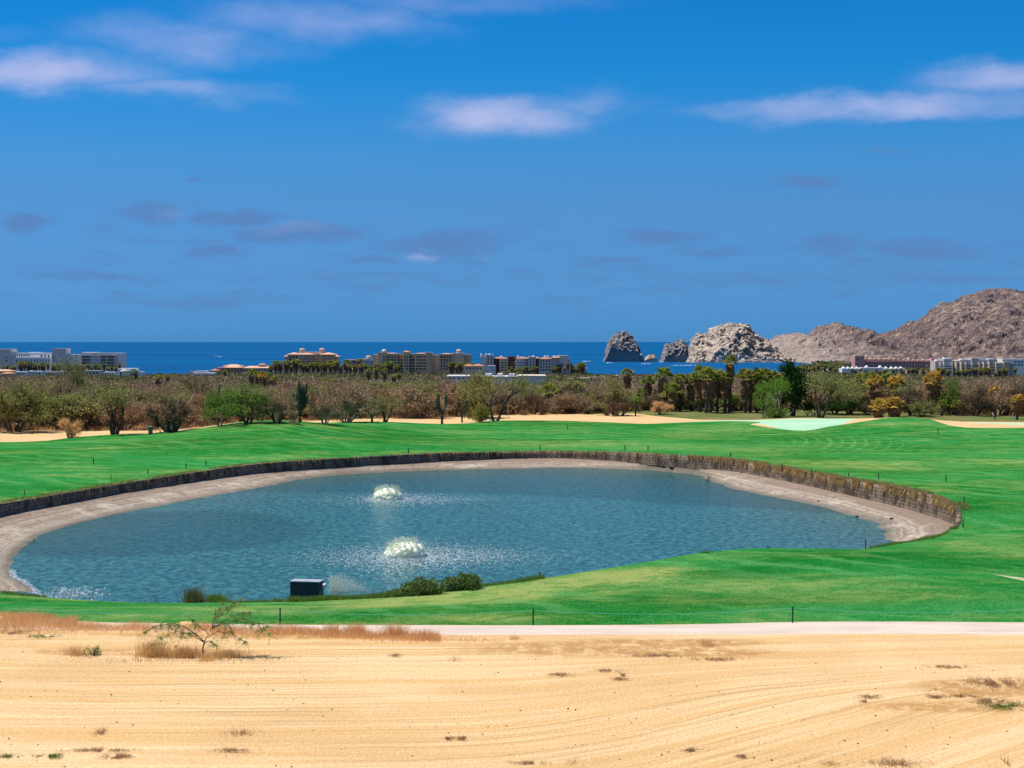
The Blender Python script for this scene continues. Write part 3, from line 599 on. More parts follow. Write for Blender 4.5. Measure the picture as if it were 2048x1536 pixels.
def grow(rg, p, d, ln, r, depth, spread, segs, tips, gravity=0, kids=(2, 4), shrink=.72):
    n = 3; pts = [p]; q = np.array(p, float); dd = np.array(d, float)
    for i in range(n):
        dd = dd + rg.normal(0, .13, 3); dd[2] += gravity; dd /= np.linalg.norm(dd); q = q + dd * ln / n; pts.append(q.copy())
    segs.append((pts, np.linspace(r, r * .6, n + 1)))
    if depth == 0: tips.append((q, dd)); return
    for k in range(rg.integers(*kids)):
        w = rg.normal(0, spread, 3); w[2] *= .6; e = dd + w; e /= np.linalg.norm(e)
        grow(rg, q if k < 2 else pts[2], e, ln * shrink * rg.uniform(.75, 1.15), r * .58, depth - 1, spread, segs, tips, gravity, kids, shrink)
def tree_meshes(kind, seed):
    """unit design: metres, base at the origin; returns [(name, mesh, material)]"""
    rg = np.random.default_rng(seed); segs = []; tips = []; out = []
    K = dict(bare=(1.1, .16, 3, .75, 5), mesquite=(1.8, .22, 3, .62, 3), green=(1.5, .2, 3, .6, 4), dense=(2.2, .42, 3, .6, 3), bright=(2.1, .2, 3, .6, 2), shrub=(.5, .08, 2, .9, 6), spread=(1.1, .3, 3, .95, 5), torote=(1.6, .2, 2, .35, 1))[kind]
    ln, r, depth, spread, stems = K
    for s in range(stems):
        a = s / stems * 6.283 + rg.uniform(-.5, .5); tilt = dict(bare=.75, mesquite=.5, green=.55, dense=.3, bright=.45, shrub=.9, spread=.8, torote=.15)[kind] * rg.uniform(.6, 1.2)
        grow(rg, (math.cos(a) * r * .8, math.sin(a) * r * .8, -.15), (math.cos(a) * tilt, math.sin(a) * tilt, 1), ln * rg.uniform(.85, 1.2), r * rg.uniform(.6, 1), depth, spread, segs, tips, .03, (2, 4), .8)
    tb = MB()
    for p, rad in segs: tb.tube(p, np.maximum(rad, .018), 5 if rad[0] > .06 else 3, False)
    T = np.array([t[0] for t in tips]); D = np.array([t[1] for t in tips]); cr = MB(); lo = T[:, 2].min()
    if kind in ('bare', 'spread', 'torote'):
        A = []; B = []
        for t, d in zip(T, D):
            k = 34 if kind != 'torote' else 10; w = d + rg.normal(0, .6, (k, 3)); w /= np.linalg.norm(w, axis=1)[:, None]
            st = t - d * rg.uniform(0, .9, (k, 1)); A.append(st); B.append(st + w * rg.uniform(.4, 1.15, (k, 1)))
        A = np.concatenate(A); B = np.concatenate(B); cr.strips(A, B, rg.uniform(.03, .07, len(A)), rg)
        idx = rg.integers(0, len(A), len(A) // 2); C = A[idx] + (B[idx] - A[idx]) * rg.uniform(.2, 1, (len(idx), 1)); cr.cards(C + rg.normal(0, .15, C.shape), rg.uniform(.05, .12, len(C)), rg)
    else:
        cnt, size, sp = dict(mesquite=(46, (.07, .16), .55), green=(70, (.09, .19), .5), dense=(110, (.14, .3), .75), bright=(60, (.08, .17), .6), shrub=(60, (.05, .13), .35))[kind]
        C = []
        for t in T:
            k = int(cnt * rg.uniform(.3, 1.5)); c = t + rg.normal(0, 1, (k, 3)) * sp * np.array((1, 1, .62)) * rg.uniform(.6, 1.25); C.append(c)
        C = np.concatenate(C); C = C[C[:, 2] > .12]; cr.cards(C, rg.uniform(*size, len(C)), rg)
        if kind == 'bright': cr.strips(C[::3], C[::3] - np.array((0, 0, .5)) + rg.normal(0, .1, C[::3].shape), .09, rg)
    return tb.mesh('trunk', True), cr.mesh('crown')
def bounds(me):
    v = np.empty(len(me.vertices) * 3, np.float32); me.vertices.foreach_get('co', v); v = v.reshape(-1, 3)
    return v
MESH = {}
def design(kind, var, tmat, cmat):
    key = (kind, var, tmat.name, cmat.name)
    if key not in MESH:
        a, b = tree_meshes(kind, 100 * var + sum(map(ord, kind))); a.materials.append(tmat); b.materials.append(cmat); v = bounds(b)
        MESH[key] = (a, b, np.percentile(v[:, 2], 99.5), max(np.percentile(np.abs(v[:, 0]), 97), .1))
    return MESH[key]
def tree(name, lab, cat, pos, h, w, kind, var, tmat, cmat, group=None, rz=0):
    a, b, H, HW = design(kind, var, tmat, cmat)
    t = thing(name, lab, cat, pos, rz, group, (w / HW, w / HW, h / H)); obj('trunk', a, None, t); obj('crown', b, None, t); return t
def px_tree(name, lab, x, base, top, hw, kind, var, tmat, cmat, cat='tree', group=None, rz=None):
    g = ground(x, base); h = (base - top) * g[1] / F; return tree(name, lab, cat, g - np.array((0, 0, .1)), h, hw * g[1] / F, kind, var, tmat, cmat, group, rz if rz is not None else (x * 1.7) % 6.28)
TL = [
 (228, 869, 762, 60, 'mesquite', 1, M_bark, M_olive, 'mesquite_tree', 'olive mesquite tree with forked dark trunks at the grass edge, upper left'),
 (140, 876, 834, 22, 'spread', 1, M_pale, M_straw2, 'bare_tree', 'small bare orange brown tree with pale forked branches at the left grass edge'),
 (343, 864, 792, 52, 'spread', 2, M_bark, M_twigdark, 'bare_tree', 'low dark spreading bare tree with cactus columns behind it'),
 (30, 864, 762, 62, 'bare', 1, M_bark, M_olive, 'thicket_tree', 'brown olive thicket tree at the far left edge'),
 (90, 856, 772, 48, 'bare', 2, M_bark, M_twigdark, 'thicket_tree', 'dark tangled bare tree between the far left thicket and the small orange one'),
 (150, 836, 712, 38, 'mesquite', 2, M_bark, M_olive, 'tall_tree', 'tallest pale olive tree on the left, rising in front of the white hotel'),
 (185, 852, 775, 40, 'mesquite', 3, M_bark, M_olive, 'mesquite_tree', 'olive shrubby tree just left of the forked mesquite'),
 (440, 852, 775, 34, 'green', 3, M_pale, M_green, 'green_tree', 'green bushy tree with a pale dead limb, left of the grass mound'),
 (495, 849, 768, 52, 'green', 1, M_bark, M_green, 'green_tree', 'rounded bright olive green tree behind the grass mound'),
 (555, 846, 785, 40, 'bare', 3, M_bark, M_twig, 'bare_tree', 'grey brown bare bush left of the big candelabra cactus'),
 (650, 848, 778, 36, 'bare', 4, M_pale, M_twig, 'bare_tree', 'bare bush with white branches right of the big candelabra cactus'),
 (695, 845, 772, 44, 'bare', 1, M_pale, M_twig, 'bare_tree', 'wide pale leafless bush left of the slim leaning cactus'),
 (770, 845, 788, 36, 'mesquite', 2, M_bark, M_olive, 'mesquite_tree', 'small olive tree with dark trunk right of the forked cactus'),
 (840, 836, 768, 62, 'bare', 2, M_pale, M_twig, 'bare_tree', 'broad grey leafless tree left of the two armed cactus'),
 (990, 842, 733, 66, 'mesquite', 4, M_bark, M_olive, 'large_tree', 'largest olive green tree in the middle, in front of the white warehouse'),
 (940, 836, 745, 40, 'green', 4, M_bark, M_olive, 'olive_tree', 'olive tree joined to the left of the largest middle tree'),
 (960, 844, 806, 23, 'shrub', 1, M_bark, M_yellowgreen, 'round_bush', 'round yellow green bush at the sand edge under the largest tree'),
 (1017, 837, 794, 9, 'torote', 1, M_pale, M_twig, 'white_tree', 'thin bare white trunked tree right of the largest middle tree'),
 (1068, 829, 782, 28, 'bare', 3, M_bark, M_twigdark, 'bare_tree', 'brown tree with dark trunk at the left end of the bare row on the sand'),
 (1110, 828, 786, 26, 'bare', 4, M_bark, M_twig, 'bare_tree', 'brown bare bushy tree beside a low fan palm on the sand edge'),
 (1140, 827, 783, 28, 'bare', 1, M_bark, M_twig, 'bare_tree', 'brown bare tree second from the big green willowy tree'),
 (1172, 827, 786, 26, 'bare', 2, M_bark, M_twig, 'bare_tree', 'brown bare tree directly left of the willowy green tree'),
 (1228, 831, 752, 46, 'green', 2, M_bark, M_olive, 'willowy_tree', 'tall feathery grey green tree left of the palm grove'),
 (1240, 832, 796, 34, 'bare', 3, M_bark, M_twigdark, 'bare_bush', 'brown bare bush at the foot of the feathery tree'),
 (1323, 829, 800, 22, 'bare', 4, M_bark, M_straw2, 'tan_bush', 'small tan bush standing on the grass in front of the first palms'),
 (1350, 822, 783, 24, 'green', 1, M_bark, M_olive, 'olive_bush', 'olive brown bush between the left palms of the grove'),
 (1528, 836, 762, 26, 'bright', 1, M_pale, M_bright, 'leaning_tree', 'light green leaning tree with a pale crooked trunk right of the palms'),
 (1556, 834, 752, 30, 'bright', 2, M_pale, M_bright, 'light_green_tree', 'light green drooping tree against the darkest tree'),
 (1585, 832, 722, 38, 'dense', 1, M_bark, M_darkleaf, 'dense_tree', 'very dark dense tall tree right of the palm grove'),
 (1640, 836, 738, 46, 'mesquite', 1, M_bark, M_olive, 'rounded_tree', 'big rounded brown olive tree right of the very dark tree'),
 (1700, 828, 770, 44, 'green', 3, M_bark, M_olive, 'olive_tree', 'dull olive tree between the rounded tree and the golden palms'),
 (1668, 829, 800, 40, 'green', 4, M_bark, M_darkleaf, 'dark_bush', 'dark low bush behind the mint green bunker'),
 (1905, 830, 755, 38, 'green', 2, M_bark, M_green, 'weeping_tree', 'green weeping tree right of the lone golden palm'),
 (1822, 832, 775, 34, 'bare', 1, M_bark, M_twigdark, 'bare_tree', 'brown leafless tree between the golden palms and the lone palm'),
 (1950, 832, 770, 36, 'bare', 2, M_bark, M_twigdark, 'bare_tree', 'brown leafless tree right of the green weeping tree'),
 (1845, 834, 796, 26, 'green', 1, M_bark, M_olive, 'olive_bush', 'low olive bush behind the right grass mound'),
 (1478, 822, 790, 26, 'bare', 3, M_bark, M_twigdark, 'bare_bush', 'reddish brown bush between the palm trunks'),
 (1555, 836, 812, 22, 'shrub', 2, M_bark, M_green, 'green_bush', 'low green bush under the light green drooping tree'),
 (8, 850, 775, 35, 'green', 2, M_bark, M_olive, 'olive_tree', 'olive tree cut by the left edge of the photo'),
 (270, 850, 778, 34, 'green', 4, M_bark, M_olive, 'olive_tree', 'dense olive tree just right of the forked mesquite'),
 (400, 852, 782, 30, 'bare', 4, M_pale, M_twig, 'bare_tree', 'pale bare bush between the dark spreading tree and the pale limbed tree'),
 (1735, 830, 798, 26, 'bare', 2, M_bark, M_twigdark, 'bare_bush', 'dark bare bush left of the two lowest palms'),
]
for (x, b, tp, hw, kd, vr, tm, cm, nm, lab) in TL:
    px_tree(nm, lab, x, b, tp, hw, kd, vr, tm, cm, 'bush' if 'bush' in nm else 'tree')
# filler scrub: individual leafless and olive trees in the near band
occ = []
def scatter(n, d0, d1, x0, x1, mind, seed):
    r = random.Random(seed); res = []; tries = 0
    while len(res) < n and tries < n * 60:
        tries += 1; d = d0 + (d1 - d0) * r.random(); px = x0 + (x1 - x0) * r.random(); X = (px - 1024) * d / F
        if d < front_d(X, d) + 3: continue
        if 1270 < px < 1560 and d < 400: continue
        if any((X - a) ** 2 + (d - b) ** 2 < mind * mind for a, b in occ): continue
        occ.append((X, d)); res.append((X, d, px))
    return res
zones = [(-60, 560, 'in the left part of the belt'), (560, 1180, 'in the middle part of the belt'), (1180, 2110, 'in the right part of the belt')]
for zi, (xa, xb, zl) in enumerate(zones):
    k = (62, 74, 92)[zi]
    for i, (X, d, px) in enumerate(scatter(k, 312, 440, xa, xb, 4.6, 20 + zi)):
        hh = random.Random(i * 7 + zi).uniform(4.0, 7.9) * (.62 if 1180 < px < 1620 else 1)
        tree('scrub_tree', 'grey brown leafless scrub tree packed among others ' + zl, 'tree', (X, d, Z1(X, d) - .1), hh, 3.4 + hh * .22, 'bare', 1 + i % 4, M_bark if i % 3 else M_pale, M_twig if i % 4 else M_twigdark, 'leafless scrub trees ' + zl, i * 1.3)
    for i, (X, d, px) in enumerate(scatter((52, 56, 66)[zi], 315, 450, xa, xb, 4.4, 40 + zi)):
        hh = random.Random(i * 5 + zi).uniform(3.6, 7.4) * (.55 if 1180 < px < 1620 else 1)
        tree('olive_scrub', 'olive leafy scrub tree among leafless ones ' + zl, 'tree', (X, d, Z1(X, d) - .1), hh, 3.2 + hh * .25, ('mesquite', 'green', 'green')[i % 3], 1 + i % 4, M_bark, M_olive if i % 5 else M_green, 'leafy scrub trees ' + zl, i * 1.9)
# the far scrub reads as one mass
mt = Mat('far_scrub'); a = mt.attr('tint'); g = mt.n('ShaderNodeNewGeometry'); c = mt.mix(mt.rng(a, .5, .72), (.36, .25, .165), (.20, .195, .08)); c = mt.mix(mt.rng(a, .8, .95), c, (.085, .15, .04))
c = mt.mix(mt.math('MULTIPLY', g.outputs['Random Per Island'], .5), c, (.09, .075, .04)); M_far = mt.leaf(c, .15)
def farscrub(name, d0, d1, sp, nf, sz, rad, hgt, seed, lab, greener=0.):
    rg = np.random.default_rng(seed); C = []; T = []; S = []
    d = d0
    while d < d1:
        hw = .305 * d * 1.12 + 18; n = int(2 * hw / sp)
        X = rg.uniform(-hw, hw, n); Yd = d + rg.uniform(-sp, sp, n) * .6; pxs = 1024 + F * X / Yd; ok = (Yd < 1860) | (pxs > 1570 + (Yd - 1860) / 12.)
        win_ = ((pxs > 1175) & (pxs < 1580)) | ((pxs > 245) & (pxs < 385)); ok &= ~(win_ & (Yd > 1480)); ok &= ~((pxs > 884) & (pxs < 1100) & (Yd > 540) & (Yd < 812))
        X = X[ok]; Yd = Yd[ok]; pxs = pxs[ok]; n = len(X); zg_ = plainz(Yd); tint = np.clip(.5 + .75 * np.array([fbm(x / 45, y / 110, seed, 4) for x, y in zip(X, Yd)]) + rg.normal(0, .12, n) + greener, 0, 1)
        r_ = rad * rg.uniform(.6, 1.3, n); h_ = hgt * rg.uniform(.6, 1.35, n) * np.where((pxs > 1690) & (Yd > 720) & (Yd < 1900), .5, 1)
        u = rg.normal(size=(n, nf, 3)); u /= np.linalg.norm(u, axis=2)[:, :, None]; u *= rg.uniform(.6, 1.0, (n, nf, 1)); u[:, :, 2] = np.abs(u[:, :, 2])
        pos = np.stack((X[:, None] + u[:, :, 0] * r_[:, None], Yd[:, None] + u[:, :, 1] * r_[:, None], zg_[:, None] + u[:, :, 2] * h_[:, None]), 2)
        C.append(pos.reshape(-1, 3)); T.append(np.repeat(tint, nf)); S.append(np.repeat(r_ / rad, nf)); d += sp
    C = np.concatenate(C); T = np.concatenate(T); S = np.concatenate(S); m = MB(); m.cards(C, sz * S * rg.uniform(.5, 1.3, len(C)), rg, aspect=.7); me = m.mesh(name)
    at = me.attributes.new('tint', 'FLOAT', 'POINT'); at.data.foreach_set('value', np.repeat(T, 4).astype(np.float32))
    return tag(obj(name, me, M_far), lab, 'scrub', None, 'stuff')
farscrub('scrub_belt', 425, 720, 4.6, 60, .33, 2.8, 2.7, 5, 'grey brown and olive scrub thicket stretching away behind the nearer trees', -.12)
farscrub('distant_scrub', 720, 1250, 8, 44, .6, 4.6, 2.0, 6, 'distant olive scrub covering the plain below the hotels', .1)
farscrub('coastal_scrub', 1250, 1870, 13, 34, 1.1, 7, 1.9, 7, 'far green scrub along the coast between the hotels', .28)
farscrub('shore_trees', 1900, 2700, 26, 20, 2.2, 11, 5, 8, 'far green trees between the shore hotels and the mountain', .35)
# dry grass fringe at the foot of the scrub
def blades(C, h, w, rg, lean=.35):
    n = len(C); tipv = np.column_stack((rg.normal(0, lean, n) * h, rg.normal(0, lean, n) * h, h)); m = MB(); return m.strips(C, C + tipv, w, rg)
rg = np.random.default_rng(4); X = []; 
for i in range(26000):
    px = rg.uniform(-60, 2110); d = rg.uniform(0, 26) ** 1.0; dd = float(np.interp(px, fx, [F * 16.5 / (v - 683) for v in fy])) + d
    if 1270 < px < 1760: continue
    X.append(((px - 1024) * dd / F, dd))
X = np.array(X); X = X[np.array([mnoise.noise((a * .12, b * .12, 4)) > -.12 for a, b in X])]
C = np.column_stack((X, Z(X))); tag(obj('dry_grass', blades(C, rg.uniform(.4, 1.1, len(C)), rg.uniform(.05, .12, len(C)), rg), M_straw2), 'rusty dry grass at the foot of the scrub trees', 'dry grass', None, 'stuff')

# ------------------------------------------------------------------ fan palms
def palm_parts(seed, H, skirt, crown_r, skirt_w=1.0, fallen=.5):
    rg = np.random.default_rng(seed); tr = MB(); bend = rg.normal(0, .03, 2); pts = [(bend[0] * z * z / H * .5, bend[1] * z * z / H * .5, z) for z in np.linspace(-.2, H, 8)]
    tr.tube(pts, np.linspace(.36, .24, 8), 9); top = np.array(pts[-1]); cr = MB(); sk = MB()
    def fan(m, base, d, pet, rad, droop, n=13):
        d = d / np.linalg.norm(d); q = base + d * pet; sd = np.cross(d, (0, 0, 1)); sd /= np.linalg.norm(sd) + 1e-6; up = np.cross(sd, d)
        m.strips([base - sd * .02], [q], .09, rg)
        A = []; B = []
        for k in range(n):
            a = (k / (n - 1) - .5) * 2.5; v = d * math.cos(a) + sd * math.sin(a); e = q + v * rad * (1 - .15 * abs(a)); e[2] -= droop * rad * (.35 + .5 * abs(a)) ; A.append(q); B.append(e)
        A = np.array(A); B = np.array(B); mid = A + (B - A) * .55 + up * .06; w = rad * .11
        pr = np.cross(B - A, up); pr /= np.linalg.norm(pr, axis=1)[:, None] + 1e-6
        V = np.stack((A, mid - pr * w, B, mid + pr * w), 1).reshape(-1, 3); m.add(V, np.arange(len(A) * 4).reshape(-1, 4))
    for i in range(30):
        a = rg.uniform(0, 6.283); e = rg.uniform(-.25, 1.35); d = np.array((math.cos(a) * math.cos(e), math.sin(a) * math.cos(e), math.sin(e)))
        fan(cr, top, d, crown_r * rg.uniform(.4, .62), crown_r * rg.uniform(.42, .6), .5)
    if skirt > 0:
        n = int(34 * skirt / 2) + 20
        for i in range(n):
            z = H - rg.uniform(0, 1) ** 1.2 * skirt; a = rg.uniform(0, 6.283); f = (H - z) / skirt; e = -rg.uniform(.75, 1.4); rr_ = crown_r * .42 * skirt_w * (1 - .72 * f)
            d = np.array((math.cos(a) * math.cos(e), math.sin(a) * math.cos(e), math.sin(e))); b = np.array((top[0] * z / H, top[1] * z / H, z)) + np.array((math.cos(a), math.sin(a), 0)) * rr_ * .35
            fan(sk, b, d, rr_ * .7, crown_r * .55, .5, 8)
        A = np.column_stack((rg.normal(0, crown_r * .18 * skirt_w, 500), rg.normal(0, crown_r * .18 * skirt_w, 500), H - rg.uniform(0, skirt * .8, 500))); sk.strips(A, A + np.column_stack((A[:, 0] * .25, A[:, 1] * .25, -rg.uniform(.5, 1.3, 500))), .12, rg)
    return tr.mesh('trunk', True), cr.mesh('crown'), (sk.mesh('dead_frond_skirt') if skirt > 0 else None)
PALM = {}
for k, (H, s, cr_, w_, cm, sm) in {'tall': (7.4, 3.5, 2.3, .75, M_frond, M_skirt), 'slim': (9.0, 3.0, 1.6, .8, M_frond, M_skirt), 'wide': (7.4, 4.1, 2.4, .82, M_frond, M_skirt), 'gold': (6.3, 3.6, 2.4, 1.5, M_goldfrond, M_gskirt), 'low': (2.6, 2.3, 2.3, 1.0, M_goldfrond, M_gskirt), 'green_low': (3.0, .8, 2.0, .8, M_frond, M_skirt)}.items():
    for v in range(3 if k in ('tall', 'wide') else 2):
        a, b, c = palm_parts(500 + v * 17 + len(k) * 3 + ord(k[0]), H, s, cr_, w_); a.materials.append(M_ptrunk); b.materials.append(cm); c.materials.append(sm); PALM[k, v] = (a, b, c, H + cr_ * .75, cr_)
def palm(x, base, top, kind, v, lab, grp=None, d=None, wide=1.):
    g = ground(x, base) if d is None else np.array((*atY(x, base, d)[:2], 0)); 
    if d is not None: g[2] = plainz(d) if d > 500 else Z1(g[0], d)
    zt = atY(x, top, g[1])[2]; a, b, c, HH, _ = PALM[kind, v]; s = (zt - g[2]) / HH
    t = thing('fan_palm', lab, 'palm', g, x * .7, grp, (max(s, .75 if d is None or d < 600 else .9) * wide, max(s, .75 if d is None or d < 600 else .9) * wide, s)); obj('trunk', a, None, t); obj('crown', b, None, t); obj('dead_frond_skirt', c, None, t); return t
PL = [(1097, 826, 767, 'green_low', 0, 'low dark fan palm at the left end of the bare row on the sand'),
 (1151, 822, 764, 'green_low', 1, 'small fan palm rising behind the bare trees on the sand'),
 (1256, 800, 736, 'tall', 0, 'lone tall palm left of the grove, seen against the sea'),
 (1283, 819, 779, 'green_low', 0, 'short dark palm at the left foot of the grove'),
 (1296, 819, 752, 'tall', 1, 'leftmost skirted palm of the grove'),
 (1326, 822, 735, 'wide', 0, 'broad palm with a long brown skirt, second in the grove'),
 (1345, 823, 765, 'green_low', 1, 'small bright palm tucked beside the second palm of the grove'),
 (1360, 822, 748, 'tall', 2, 'dark palm behind the olive bush in the grove'),
 (1383, 822, 749, 'wide', 1, 'dark skirted palm left of the five palm cluster'),
 (1400, 825, 732, 'wide', 2, 'tall palm at the left of the five palm cluster'),
 (1413, 827, 734, 'tall', 0, 'palm with twin skirts in the middle of the five palm cluster'),
 (1421, 826, 738, 'tall', 1, 'thin trunked palm behind the middle of the five palm cluster'),
 (1434, 824, 739, 'tall', 2, 'palm with bare lower trunk left of the tallest one'),
 (1450, 825, 741, 'tall', 0, 'palm with its skirt touching the tallest one'),
 (1460, 825, 711, 'slim', 0, 'tallest palm of the grove, towering over the rest'),
 (1490, 826, 738, 'wide', 0, 'leftmost palm of the right hand cluster in the grove'),
 (1501, 825, 741, 'tall', 1, 'second palm of the right hand cluster in the grove'),
 (1514, 825, 737, 'wide', 1, 'third palm of the right hand cluster, with a wide skirt'),
 (1528, 823, 738, 'wide', 2, 'fourth palm of the right hand cluster, half behind the leaning tree'),
 (1541, 823, 741, 'tall', 2, 'palm against the left side of the very dark tree'),
 (1552, 822, 742, 'tall', 0, 'palm crown just touching the very dark tree'),
 (1720, 812, 745, 'tall', 1, 'dark green palm left of the golden palms'),
 (1738, 816, 744, 'tall', 2, 'green palm behind the left golden palm'),
 (1752, 825, 750, 'gold', 0, 'left golden brown palm of the big pair'),
 (1774, 818, 744, 'tall', 0, 'green palm crown between the golden pair'),
 (1793, 825, 750, 'gold', 1, 'right golden brown palm of the big pair'),
 (1757, 836, 797, 'low', 0, 'short stout palm standing at the mint bunker edge'),
 (1789, 834, 792, 'low', 1, 'short bright yellow green palm right of the stout one'),
 (1864, 829, 742, 'gold', 0, 'lone tall golden palm right of the golden pair'),
 (1989, 829, 772, 'gold', 1, 'golden palm left of the last one at the right edge'),
 (2034, 840, 789, 'gold', 0, 'low golden palm at the right edge beside the standing golfer'),
 (1884, 832, 800, 'green_low', 1, 'small dark palm under the weeping green tree'),
 (1912, 832, 800, 'green_low', 0, 'small dark palm right of the weeping tree trunk')]
for a in PL: palm(*a)
FP = [(237, 'small dark palm in front of the white villa', 757, 900, 'tall'), (268, 'dark palm at the right side of the white villa', 740, 900, 'tall'), (312, 'big bushy palm right of the white villa', 751, 620, 'wide'), (332, 'small palm above the big bushy one', 750, 800, 'tall'),
      (447, 'palm beside the maroon building', 740, 1150, 'tall'), (500, 'brown palm at the left end of the long dark clump', 737, 620, 'wide'), (512, 'green palm second in the long dark clump', 743, 600, 'wide'), (524, 'golden palm in the middle of the long dark clump', 744, 590, 'gold'),
      (535, 'palm fourth in the long dark clump', 746, 580, 'wide'), (545, 'palm at the right end of the long dark clump', 752, 560, 'wide'), (645, 'dark green palm low in the scrub below the domed hotel', 756, 520, 'wide'), (662, 'palm right of the dark green one below the domed hotel', 758, 520, 'wide'),
      (735, 'brown skirted palm, leftmost of the four below the tan hotel', 737, 850, 'wide'), (751, 'brown skirted palm, second below the tan hotel', 735, 850, 'tall'), (767, 'brown skirted palm, third and tallest below the tan hotel', 736, 780, 'tall'), (786, 'small dark palm, fourth below the tan hotel', 750, 760, 'tall'), (798, 'slender palm right of the four below the tan hotel', 745, 850, 'tall')]
for x, lab, top, d, k in FP: palm(x, 0, top, k, 0, lab, None, d, 1.0)
rp = random.Random(5)
def fp_row(x0, x1, n, d, t0, t1, lab, grp, seed):
    r = random.Random(seed)
    for i in range(n):
        x = x0 + (x1 - x0) * (i + r.random() * .8) / n; palm(x, 0, r.uniform(t0, t1), ('tall', 'slim')[i % 2], i % 2, lab, grp, d + r.uniform(-40, 40), 1.5)
fp_row(0, 240, 30, 1560, 722, 734, 'far palm in the row in front of the white modern hotel', 'palms before the white hotel', 1)
fp_row(535, 720, 34, 1600, 716, 732, 'far palm in the gardens before the domed hotel', 'palms before the domed hotel', 2)
fp_row(720, 800, 12, 1500, 722, 732, 'far palm in the gardens before the left end of the tan hotel', 'palms before the tan hotel', 3)
fp_row(900, 945, 9, 1560, 724, 733, 'far palm before the right end of the tan hotel', 'palms beside the tan hotel', 4)
fp_row(1030, 1075, 10, 1500, 732, 739, 'far palm in front of the red roofed apartments', 'palms before the apartments', 5)
fp_row(1105, 1172, 20, 1550, 724, 736, 'far palm right of the red roofed apartments', 'palms right of the apartments', 6)
fp_row(1600, 1700, 20, 1800, 727, 740, 'far palm on the shore below the headland', 'palms below the headland', 7)
fp_row(1700, 1870, 34, 1620, 736, 748, 'far palm in front of the white domed hotel', 'palms before the white domes', 8)
fp_row(1870, 2040, 26, 1240, 735, 752, 'far palm in front of the tall grey hotel', 'palms before the grey hotel', 9)

# ------------------------------------------------------------------ cacti
def cactus(lab, x, base, top, arms, d=None, col_r=.22, trunk_h=.8):
    """arms: (px offset at base, px offset at top, top fraction, start fraction)"""
    g = ground(x, base) if d is None else None
    if g is None: g = np.array((*atY(x, base, d)[:2], Z1(atY(x, base, d)[0], d)))
    H = (base - top) * g[1] / F; k = g[1] / F; t = thing('cardon_cactus', lab, 'cactus', g)
    tr = MB(); tr.tube([(0, 0, -.2), (0, 0, H * .12), (0, 0, H * .26)], [col_r * 1.0, col_r * .85, col_r * 1.15], 10); obj('trunk', tr, M_cactbase, t, True)
    for i, (o0, o1, tf, sf) in enumerate(arms):
        m = MB(); z0 = H * sf; z1 = H * tf; y_ = ((i * 37) % 5 - 2) * .18; n = 12; P_ = [(0, 0, max(z0 - .25, H * .15))]
        for q in range(n + 1):
            f = q / n; ff = min(1, f * 2.6); P_.append((o0 * k * ff + (o1 - o0) * k * f, y_ * ff, z0 + (z1 - z0) * (f ** 1.0) - .15 * math.sin(ff * 3.14) * (abs(o0) > 1)))
        P_ = np.array(P_); rad = np.full(len(P_), col_r); rad[0] *= .8; rad[-2] *= .85; rad[-1] *= .35
        V0 = len(m.V); m.tube(P_, rad, 16); v = m.V[-1].reshape(len(P_), 16, 3); c = P_[:, None, :]; v[:, 1::2] = c + (v[:, 1::2] - c) * .78
        obj('arm', m, M_cactus, t, False)
    return t
cactus('largest candelabra cactus with many thick arms behind the left grass mound', 600, 845, 764, [(-3, -1, 1., .25), (3, 5, .92, .22), (8, 12, .96, .3), (-9, -14, .72, .3), (-5, -5, .76, .28), (12, 15, .7, .3), (0, 1, .85, .2)], col_r=.3)
cactus('three short columns of cactus rising from the dark spreading tree', 343, 858, 797, [(-8, -9, .98, .3), (0, 0, 1., .3), (7, 8, .98, .3)], col_r=.26)
cactus('tall two column cactus beside the pale limbed green tree', 435, 850, 770, [(0, 5, 1., .25), (-2, -2, .85, .2)], col_r=.2)
cactus('slim leaning cactus with one low arm, left of the forked cactus', 716, 831, 790, [(0, 6, 1., .2), (5, 9, .5, .2)], col_r=.2)
cactus('forked cactus with curving arms standing in the dry grass at the fairway edge', 744, 844, 799, [(0, 3, 1., .25), (-7, -8, .65, .25), (8, 10, .7, .25), (3, 6, .95, .3)], col_r=.24)
cactus('small dark cactus pair with U shaped arms in the middle of the scrub', 805, 822, 784, [(-10, -13, .98, .4), (0, -4, .7, .35), (3, 4, .85, .3), (1, 7, .92, .4)], d=372, col_r=.2)
cactus('two armed upright cactus on bare sand left of the V shaped one', 884, 848, 787, [(-6, -7, 1., .35), (-9, -11, .85, .35), (7, 8, .98, .38)], col_r=.26)
cactus('V shaped cactus on bare sand right of the two armed one', 924, 845, 798, [(-6, -9, .95, .3), (0, 0, .7, .3), (6, 9, .98, .3), (3, 4, .8, .3)], col_r=.2)
cactus('single dark cactus column in the left thicket', 136, 835, 797, [(0, 0, 1., .25), (-2, -3, .8, .3)], col_r=.3)
cactus('small twin cactus high on the far left', 47, 830, 768, [(0, 0, 1., .25), (4, 4, .85, .3)], d=345, col_r=.24)
for i, (x, tp, b) in enumerate([(294, 780, 818), (306, 783, 818), (366, 779, 815)]):
    cactus(('thin cactus column left of the pair above the dark spreading tree', 'thin cactus column right of the pair above the dark spreading tree', 'thin cactus column above the pale bare bush')[i], x, b, tp, [(0, 0, 1., .2)], d=380, col_r=.2)
cactus('small cactus column among twigs below the dark green palm', 562, 820, 772, [(-1, -1, 1., .3), (4, 5, .9, .3)], d=390, col_r=.22)
cactus('dark straight cactus column at the right side of the feathery tree', 1271, 832, 800, [(0, 1, 1., .25), (2, 4, .7, .3)], col_r=.2)

